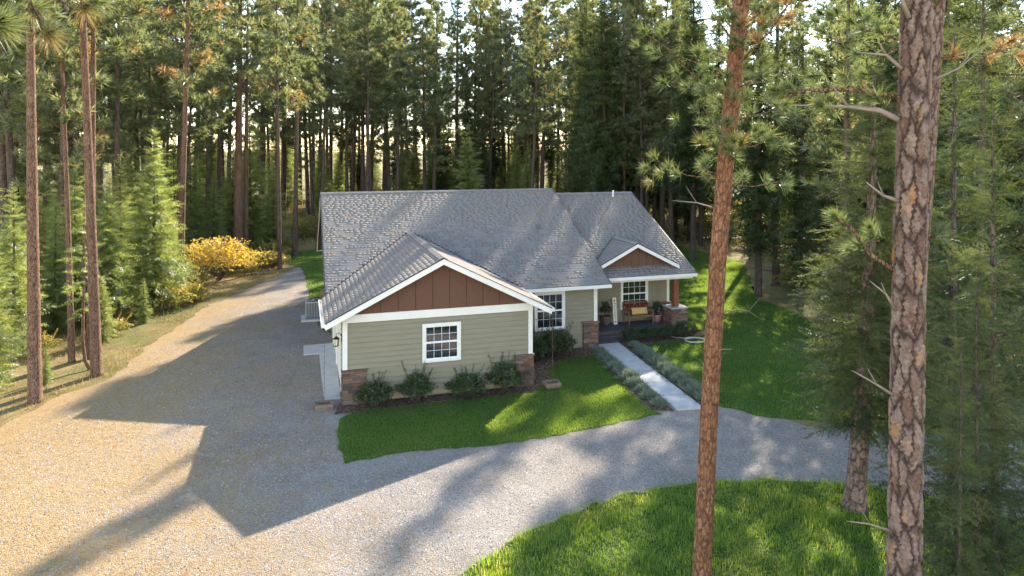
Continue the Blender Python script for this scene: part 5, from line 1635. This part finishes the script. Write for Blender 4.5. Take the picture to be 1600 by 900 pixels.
def shrub(key, name, x, y, s, label, cat='shrub', group=None, z=0.0, sxy=1.0):
    o = empty(name, (x, y, z), random.uniform(0, 6.28)); o.scale = (s * sxy, s * sxy, s)
    tag(o, label, cat, group)
    link('stems', SHRUB[key][0], o); link('foliage', SHRUB[key][1], o)
    return o
for k in range(3): shrub_proto('dark%d' % k, 0.95, 0.68, 4200, 0.045, 'bush_leaf', 400 + k, 12, 0.35)
for k in range(2): shrub_proto('hedge%d' % k, 0.72, 0.55, 3000, 0.036, 'hedge_leaf', 410 + k, 0, 0.6, 1.5)
for k in range(4): shrub_proto('under%d' % k, 1.5, 1.15, 1500, 0.10, 'under_leaf', 420 + k, 6, 0.3, 1.7, 14, 0.7)
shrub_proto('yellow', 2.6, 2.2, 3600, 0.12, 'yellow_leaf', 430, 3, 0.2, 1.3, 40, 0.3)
shrub_proto('topiary', 0.85, 0.26, 1500, 0.03, 'hedge_leaf', 431, 0, 0.6, 1.6)

gl = ('bushy dark shrub against the garage wall, leftmost by the stone pier', 'second dark shrub from the left under the garage window', 'third dark shrub from the left below the garage window', 'dark shrub with tall shoots beside the right garage pier')
for k, (u, v, s) in enumerate(((0.95, -0.45, 0.88), (2.35, -0.42, 1.02), (4.10, -0.42, 0.84), (5.50, -0.40, 1.12))):
    shrub('dark%d' % (k % 3), 'wall_shrub', *hw(u, v), s, gl[k], 'shrub', 'dark shrubs along the garage wall', 0.0, (1.05, 0.85, 1.2, 0.82)[k])
shrub('dark1', 'wall_shrub', *hw(8.75, 3.1), 1.15, 'dark shrub under the window of the recessed front wall', 'shrub', 'dark shrubs along the garage wall')
shrub('dark2', 'wall_shrub', *hw(7.7, 2.9), 1.0, 'dark shrub in the shady corner beside the garage side wall', 'shrub', 'dark shrubs along the garage wall')
hl = ('leftmost clipped hedge shrub in front of the porch beside the steps', 'second clipped hedge shrub from the porch steps', 'third clipped hedge shrub from the porch steps', 'rightmost clipped hedge shrub in front of the stone porch pier')
for k, u in enumerate((12.75, 13.65, 14.5, 15.4)):
    shrub('hedge%d' % (k % 2), 'hedge_shrub', *hw(u, 4.12), (0.92, 0.88, 0.9, 1.0)[k], hl[k], 'shrub', 'hedge in front of the porch')
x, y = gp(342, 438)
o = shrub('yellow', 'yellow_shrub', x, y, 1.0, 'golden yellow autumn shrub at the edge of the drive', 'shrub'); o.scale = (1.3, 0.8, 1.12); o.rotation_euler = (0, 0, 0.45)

def potted(u, v, mat, s, label, h=0.40):
    x, y, z = hpt(u, v)
    o = empty('potted_conifer', (x, y, z), 0.3); tag(o, label, 'potted plant')
    bb = MB(); bb.lathe([(0.15, 0.0), (0.19, 0.05), (0.245, h - 0.07), (0.27, h - 0.06), (0.27, h), (0.235, h), (0.22, h - 0.05)], 0, 0, 20); bb.build('pot', M[mat], o, False)
    bb = MB(); bb.lathe([(0.21, h - 0.06), (0.2, h - 0.04)], 0, 0, 14); bb.build('potting_soil', M['soil'], o)
    q = link('foliage', SHRUB['topiary'][1], o); q.location = (0, 0, h - 0.1); q.scale = (s, s, s)
    q = link('stems', SHRUB['topiary'][0], o); q.location = (0, 0, h - 0.1); q.scale = (s * 0.5, s * 0.5, s)
potted(12.15, 5.72, 'pot_dark', 0.95, 'small conifer in a dark pot left of the signboard', 0.42)
potted(14.70, 5.55, 'pot_clay', 0.90, 'small conifer in a clay pot right of the bench', 0.36)
# leaf garland along the bench back
r = np.random.default_rng(77); n = 420
f = r.random(n); P = np.stack([-0.6 + 1.2 * f, 0.20 + r.normal(0, 0.03, n), 0.80 - 0.10 * np.sin(f * 3.14) + r.normal(0, 0.055, n)], 1)
a = r.normal(0, 1, (n, 3)); a /= np.linalg.norm(a, axis=1, keepdims=True); b_ = np.cross(a, r.normal(0, 1, (n, 3))); b_ /= np.linalg.norm(b_, axis=1, keepdims=True)
V = np.stack([P, P + a * 0.035 + b_ * 0.028, P + a * 0.075, P + a * 0.035 - b_ * 0.028], 1).reshape(-1, 3); i = np.arange(n)[:, None] * 4
M['garland'] = leaf('garland_leaves', [(0, (0.22, 0.025, 0.02)), (0.5, (0.42, 0.06, 0.03)), (0.8, (0.55, 0.2, 0.05)), (1, (0.6, 0.4, 0.2))], 0.25)
o = link('leaf_garland', arr_mesh('leaf_garland', V, np.concatenate([i + np.array([[0, 1, 2]]), i + np.array([[0, 2, 3]])]), M['garland'], np.repeat(r.beta(1.2, 3, n), 4)))
o.location = bench.location; o.rotation_euler = (0, 0, TH)
o['kind'] = 'thing'
tag(o, 'red autumn leaf garland draped along the bench back', 'garland')

# lavender along the walk -----------------------------------------------------------
LAV = []
for k in range(4):
    r = np.random.default_rng(500 + k); n = 900
    a = r.uniform(0, 6.283, n); e = np.abs(r.normal(0, 0.52, n)).clip(0, 1.25)
    d = np.stack([np.sin(e) * np.cos(a), np.sin(e) * np.sin(a), np.cos(e)], 1)
    b0 = np.stack([r.normal(0, 0.09, n), r.normal(0, 0.09, n), np.zeros(n)], 1)
    ln = r.uniform(0.30, 0.50, n); s_ = np.cross(d, r.normal(0, 1, (n, 3))); s_ /= np.linalg.norm(s_, axis=1, keepdims=True)
    mid = b0 + d * (ln * 0.6)[:, None]; tip = b0 + d * ln[:, None]; tip[:, 2] -= 0.05 * np.sin(e)
    V = np.stack([b0 + d * 0.05, mid + s_ * 0.009, tip, mid - s_ * 0.009], 1).reshape(-1, 3); i = np.arange(n)[:, None] * 4
    LAV.append(arr_mesh('foliage', V, np.concatenate([i + np.array([[0, 1, 2]]), i + np.array([[0, 2, 3]])]), M['lavender'], np.repeat(np.clip(0.5 + r.normal(0, 0.22, n), 0, 1), 4)))
for side in (0, 1):
    n = 10 if side == 0 else 11
    for k in range(n):
        f = (k + 0.5) / n
        if side == 0: u, v = Lf[0] + (Ln[0] - Lf[0]) * f - 0.42 + random.gauss(0, 0.03), 3.1 + (-3.5 - 3.1) * f
        else: u, v = Rf[0] + (Rn[0] - Rf[0]) * f + 0.40 + random.gauss(0, 0.03), 3.5 + (-3.6 - 3.5) * f
        x, y = hw(u, v)
        o = empty('lavender_plant', (x, y, 0.02), random.uniform(0, 6)); s = random.uniform(0.75, 1.1); o.scale = (s * 1.15, s * 1.15, s * 0.85)
        tag(o, '%s grey green lavender plant from the porch, %s of the concrete walk' % (('first', 'second', 'third', 'fourth', 'fifth', 'sixth', 'seventh', 'eighth', 'ninth', 'tenth', 'eleventh')[k], 'left' if side == 0 else 'right'), 'lavender', 'lavender row %s of the walk' % ('left' if side == 0 else 'right'))
        link('foliage', LAV[(k + side) % 4], o)

# undergrowth shrubs at the forest edges ----------------------------------------------
def under(P, lab, grp, smin=0.6, smax=1.3):
    for i, (x, y) in enumerate(P):
        o = shrub('under%d' % int(fr.integers(0, 4)), 'undergrowth_shrub', x, y, float(fr.uniform(smin, smax)), lab, 'shrub', grp, sxy=float(fr.uniform(0.9, 1.4)))
        FOREST.append((o, 'leafy shrub', x, y))
def scat2(n, fx, fy, ok):
    P = []
    for _ in range(n * 60):
        if len(P) >= n: break
        y = fr.uniform(*fy); x = fr.uniform(*fx)
        if ok(x, y): P.append((x, y))
    return P
under(scat2(34, (-34, -10), (28, 58), lambda x, y: np.interp(y, ey, ex) - 9 < x < np.interp(y, ey, ex) - 0.8 and in_view(x, y)), 'sunlit leafy undergrowth shrub along the left drive edge', 'undergrowth along the drive', 0.35, 0.9)
under(scat2(60, (-60, 14), (64, 112), lambda x, y: in_view(x, y) and x < 0.14 * y), 'leafy undergrowth shrub in the wood behind the house', 'undergrowth behind the house', 0.8, 2.0)
under(scat2(44, (8, 50), (56, 95), lambda x, y: in_view(x, y) and x > 0.14 * y), 'leafy undergrowth shrub in the wood behind the right lawn', 'undergrowth behind the right lawn', 0.7, 1.7)
under(scat2(22, (14, 34), (24, 50), lambda x, y: in_view(x, y) and not inside(lawnR_poly, np.array([x - 0.6]), np.array([y]))[0]), 'leafy undergrowth shrub at the shady edge of the right lawn', 'undergrowth beside the right lawn', 0.5, 1.2)

# ---- grass, litter and stones: nobody could count them ---------------------------------
def pts_in(poly, dens, seed, lim=None):
    r = np.random.default_rng(seed); P = np.array(poly); lo, hi = P.min(0), P.max(0)
    n = int((hi[0] - lo[0]) * (hi[1] - lo[1]) * dens)
    X = r.uniform(lo[0], hi[0], n); Y = r.uniform(lo[1], hi[1], n)
    q = inside(poly, X, Y) & (np.abs(X) < 0.745 * Y + 0.5)
    if lim is not None: q &= lim(X, Y, r)
    return X[q], Y[q], r
def fbm(X, Y, s):
    return (np.sin(X * s + 1.3 * np.sin(Y * s * 0.7)) + np.sin(Y * s * 1.3 + 2 + 1.1 * np.sin(X * s * 0.8)) + 0.6 * np.sin((X + Y) * s * 2.3) + 0.5 * np.sin((X - 1.7 * Y) * s * 3.1)) / 3.1
def blades(name, X, Y, r, h, w_, mat, lean=0.5, tint=0.5, z=0.01, label='', cat='grass'):
    n = len(X); a = r.uniform(0, 6.283, n); ln = np.abs(r.normal(0, lean, n)).clip(0, 1.2)
    d = np.stack([np.sin(ln) * np.cos(a), np.sin(ln) * np.sin(a), np.cos(ln)], 1) * h[:, None]
    q = a + 1.57 + r.normal(0, 0.4, n)
    s_ = np.stack([np.cos(q), np.sin(q), np.zeros(n)], 1) * (w_ / 2)
    P = np.stack([X, Y, np.full(n, z)], 1)
    mid = P + d * 0.55; tip = P + d; tip[:, 2] -= 0.25 * h * np.sin(ln) ; tip[:, :2] += d[:, :2] * 0.25
    if lean > 0.3:
        V = np.stack([P - s_, P + s_, mid + s_ * 0.8, mid - s_ * 0.8, tip], 1).reshape(-1, 3); i = np.arange(n)[:, None] * 5
        F = np.concatenate([i + np.array([[0, 1, 2]]), i + np.array([[0, 2, 3]]), i + np.array([[3, 2, 4]])]); k = 5
    else:
        V = np.stack([P - s_, P + s_, tip], 1).reshape(-1, 3); F = np.arange(n * 3).reshape(-1, 3); k = 3
    o = link(name, arr_mesh(name, V, F, M[mat], np.repeat(np.clip(tint, 0, 1), k)))
    tag(o, label, cat, kind='stuff'); return o
X, Y, r = pts_in(lawnL_poly, 1500, 1); X = X + r.normal(0, 0.045, len(X)); Y = Y + r.normal(0, 0.045, len(X))
blades('lawn_grass', X, Y, r, r.uniform(0.04, 0.085, len(X)), 0.013, 'blade', 0.28, 0.45 + 0.25 * fbm(X, Y, 1.6) + r.normal(0, 0.18, len(X)), 0.012, 'short mown grass of the lawn in front of the garage')
X, Y, r = pts_in(lawnR_poly, 620, 2); X = X + r.normal(0, 0.05, len(X)); Y = Y + r.normal(0, 0.05, len(X))
blades('lawn_grass', X, Y, r, r.uniform(0.045, 0.09, len(X)), 0.018, 'blade', 0.28, 0.42 + 0.25 * fbm(X, Y, 1.3) + r.normal(0, 0.18, len(X)), 0.012, 'short mown grass of the lawn right of the house')
X, Y, r = pts_in(lawnB_poly, 160, 3)
blades('lawn_grass', X, Y, r, r.uniform(0.04, 0.09, len(X)), 0.03, 'blade', 0.28, 0.6 + 0.25 * fbm(X, Y, 1.3) + r.normal(0, 0.18, len(X)), 0.012, 'grass strip behind the left side of the house')
X, Y, r = pts_in(mead_poly, 1500, 4); X = X + r.normal(0, 0.07, len(X)); Y = Y + r.normal(0, 0.07, len(X))
hh = (0.12 + 0.075 * fbm(X, Y, 2.1) + 0.06 * fbm(X + 5, Y, 6.0)).clip(0.04) * r.uniform(0.4, 1.35, len(X))
blades('meadow_grass', X, Y, r, hh, 0.010, 'wild', 0.75, 0.45 + 0.28 * fbm(X, Y, 1.4) + r.normal(0, 0.22, len(X)), 0.012, 'long uncut grass in the foreground meadow')
edge_poly = [(ex[i] + 0.3, ey[i]) for i in range(len(ex))] + [(ex[i] - 5.5, ey[i]) for i in reversed(range(len(ex)))]
X, Y, r = pts_in(edge_poly, 130, 5, lambda X, Y, r: fbm(X, Y, 0.8) + r.normal(0, 0.3, len(X)) > 0.05)
blades('dry_grass', X, Y, r, r.uniform(0.06, 0.24, len(X)), 0.016, 'dry', 0.5, 0.4 + 0.3 * fbm(X, Y, 0.9) + r.normal(0, 0.2, len(X)), 0.0, 'dry straw coloured grass along the left edge of the drive')
fp = [(-62, 58), (60, 58), (80, 112), (-85, 112)]
X, Y, r = pts_in(fp, 9, 6)
blades('forest_grass', X, Y, r, r.uniform(0.2, 0.7, len(X)), 0.05, 'dry', 0.5, 0.35 + 0.35 * fbm(X, Y, 0.3) + r.normal(0, 0.2, len(X)), 0.0, 'dry grass on the forest floor behind the house')
# needle litter on drive and straw
lit = [gp(-40, 690), gp(100, 600), gp(250, 505), gp(440, 415), hw(-0.8, 8), hw(-0.8, 0), gp(560, 760), gp(720, 900), (-2, 12), (-13, 12), (-19, 16)]
X, Y, r = pts_in(lit, 330, 7, lambda X, Y, r: r.random(len(X)) < np.clip(0.62 - 0.055 * X - 0.03 * Y - 0.05 + 0.3 * fbm(X, Y, 0.7), 0.04, 1))
n = len(X); a = r.uniform(0, 6.283, n); l = r.uniform(0.08, 0.2, n)
dx, dy = np.cos(a) * l, np.sin(a) * l; wx, wy = -np.sin(a) * 0.005, np.cos(a) * 0.005
V = np.stack([np.stack([X - wx, Y - wy, np.full(n, 0.011)], 1), np.stack([X + wx, Y + wy, np.full(n, 0.011)], 1), np.stack([X + dx, Y + dy, 0.012 + r.uniform(0, 0.03, n)], 1)], 1).reshape(-1, 3)
o = link('needle_litter', arr_mesh('needle_litter', V, np.arange(3 * n).reshape(-1, 3), M['needle'], np.repeat(np.clip(r.normal(0.55, 0.25, n), 0, 1), 3))); tag(o, 'golden fallen pine needles strewn over drive and straw', 'needles', kind='stuff')
# pebbles
peb = [gp(0, 700), gp(250, 540), gp(440, 440), hw(-0.7, 8), hw(-0.7, 0), gp(540, 728), gp(850, 690), gp(1040, 652), gp(1180, 654), gp(1335, 668), gp(1500, 690), gp(1600, 760), gp(1330, 752), gp(1040, 756), gp(850, 818), gp(720, 900), (-2.0, 12), (-12, 12)]
X, Y, r = pts_in(peb, 190, 8)
n = len(X); s = 0.010 + 0.022 * r.random(n) ** 3
q = inside(lawnL_poly, X, Y) | inside(mead_poly, X, Y)
X, Y, s = X[~q], Y[~q], s[~q]; n = len(X)
a = r.uniform(0, 6.28, n)
C = np.stack([X, Y, np.full(n, 0.004)], 1)
ring = [C + np.stack([np.cos(a + k * 1.57) * s * r.uniform(0.7, 1.3, n), np.sin(a + k * 1.57) * s * r.uniform(0.7, 1.3, n), np.zeros(n)], 1) for k in range(4)]
topv = C + np.stack([r.normal(0, 0.2, n) * s, r.normal(0, 0.2, n) * s, s * r.uniform(0.5, 0.9, n)], 1)
V = np.stack(ring + [topv], 1).reshape(-1, 3); i = np.arange(n)[:, None] * 5
F = np.concatenate([i + np.array([[k, (k + 1) % 4, 4]]) for k in range(4)])
o = link('gravel_stones', arr_mesh('gravel_stones', V, F, M['pebble'], np.repeat(r.random(n), 5))); tag(o, 'loose gravel stones scattered on the driveway', 'gravel', kind='stuff')

# labels that tell the forest's members apart: where they show in the view and how near they stand
REG = [(-999, 'left of the leftmost tall trunk'), (55, 'between the two tall left trunks'), (151, 'behind the bright cone shaped fir'), (281, 'left of the thick reddish trunk'),
       (372, 'between the thick reddish trunk and drive bend'), (437, 'above the far end of the drive'), (500, 'above the left end of the roof ridge'), (580, 'above the garage roof'),
       (690, 'above the middle of the main ridge'), (790, 'above the right part of the main ridge'), (866, 'above the left half of the porch ridge'), (930, 'above the right half of the porch ridge'),
       (990, 'right of the porch ridge'), (1060, 'left of the slender red pine'), (1135, 'right of the slender red pine'), (1200, 'behind the far lawn corner'), (1280, 'left of the leaning meadow fir'),
       (1350, 'between the leaning fir and stout pine'), (1425, 'just right of the stout pine'), (1510, 'at the right picture edge')]
RANK = ['nearest', 'second nearest', 'third nearest', 'fourth nearest', 'fifth nearest', 'sixth nearest', 'seventh nearest', 'eighth nearest', 'ninth nearest', 'tenth nearest', 'eleventh nearest', 'twelfth nearest', 'thirteenth nearest', 'fourteenth nearest', 'fifteenth nearest', 'sixteenth nearest', 'seventeenth nearest', 'eighteenth nearest', 'nineteenth nearest', 'twentieth nearest', 'twenty-first nearest', 'twenty-second nearest', 'twenty-third nearest', 'twenty-fourth nearest', 'twenty-fifth nearest', 'twenty-sixth nearest', 'twenty-seventh nearest', 'twenty-eighth nearest', 'twenty-ninth nearest', 'thirtieth nearest']
sets = {}
for o, kd, x, y in FOREST:
    px = 800 + FPX * x / y
    ph = [q for a, q in REG if px >= a][-1]
    sets.setdefault((kd, ph), []).append((y, o))
for (kd, ph), L in sets.items():
    L.sort(key=lambda q: q[0])
    for i, (y, o) in enumerate(L):
        o['label'] = '%s %s of the wood %s' % (RANK[min(i, 29)], kd, ph)
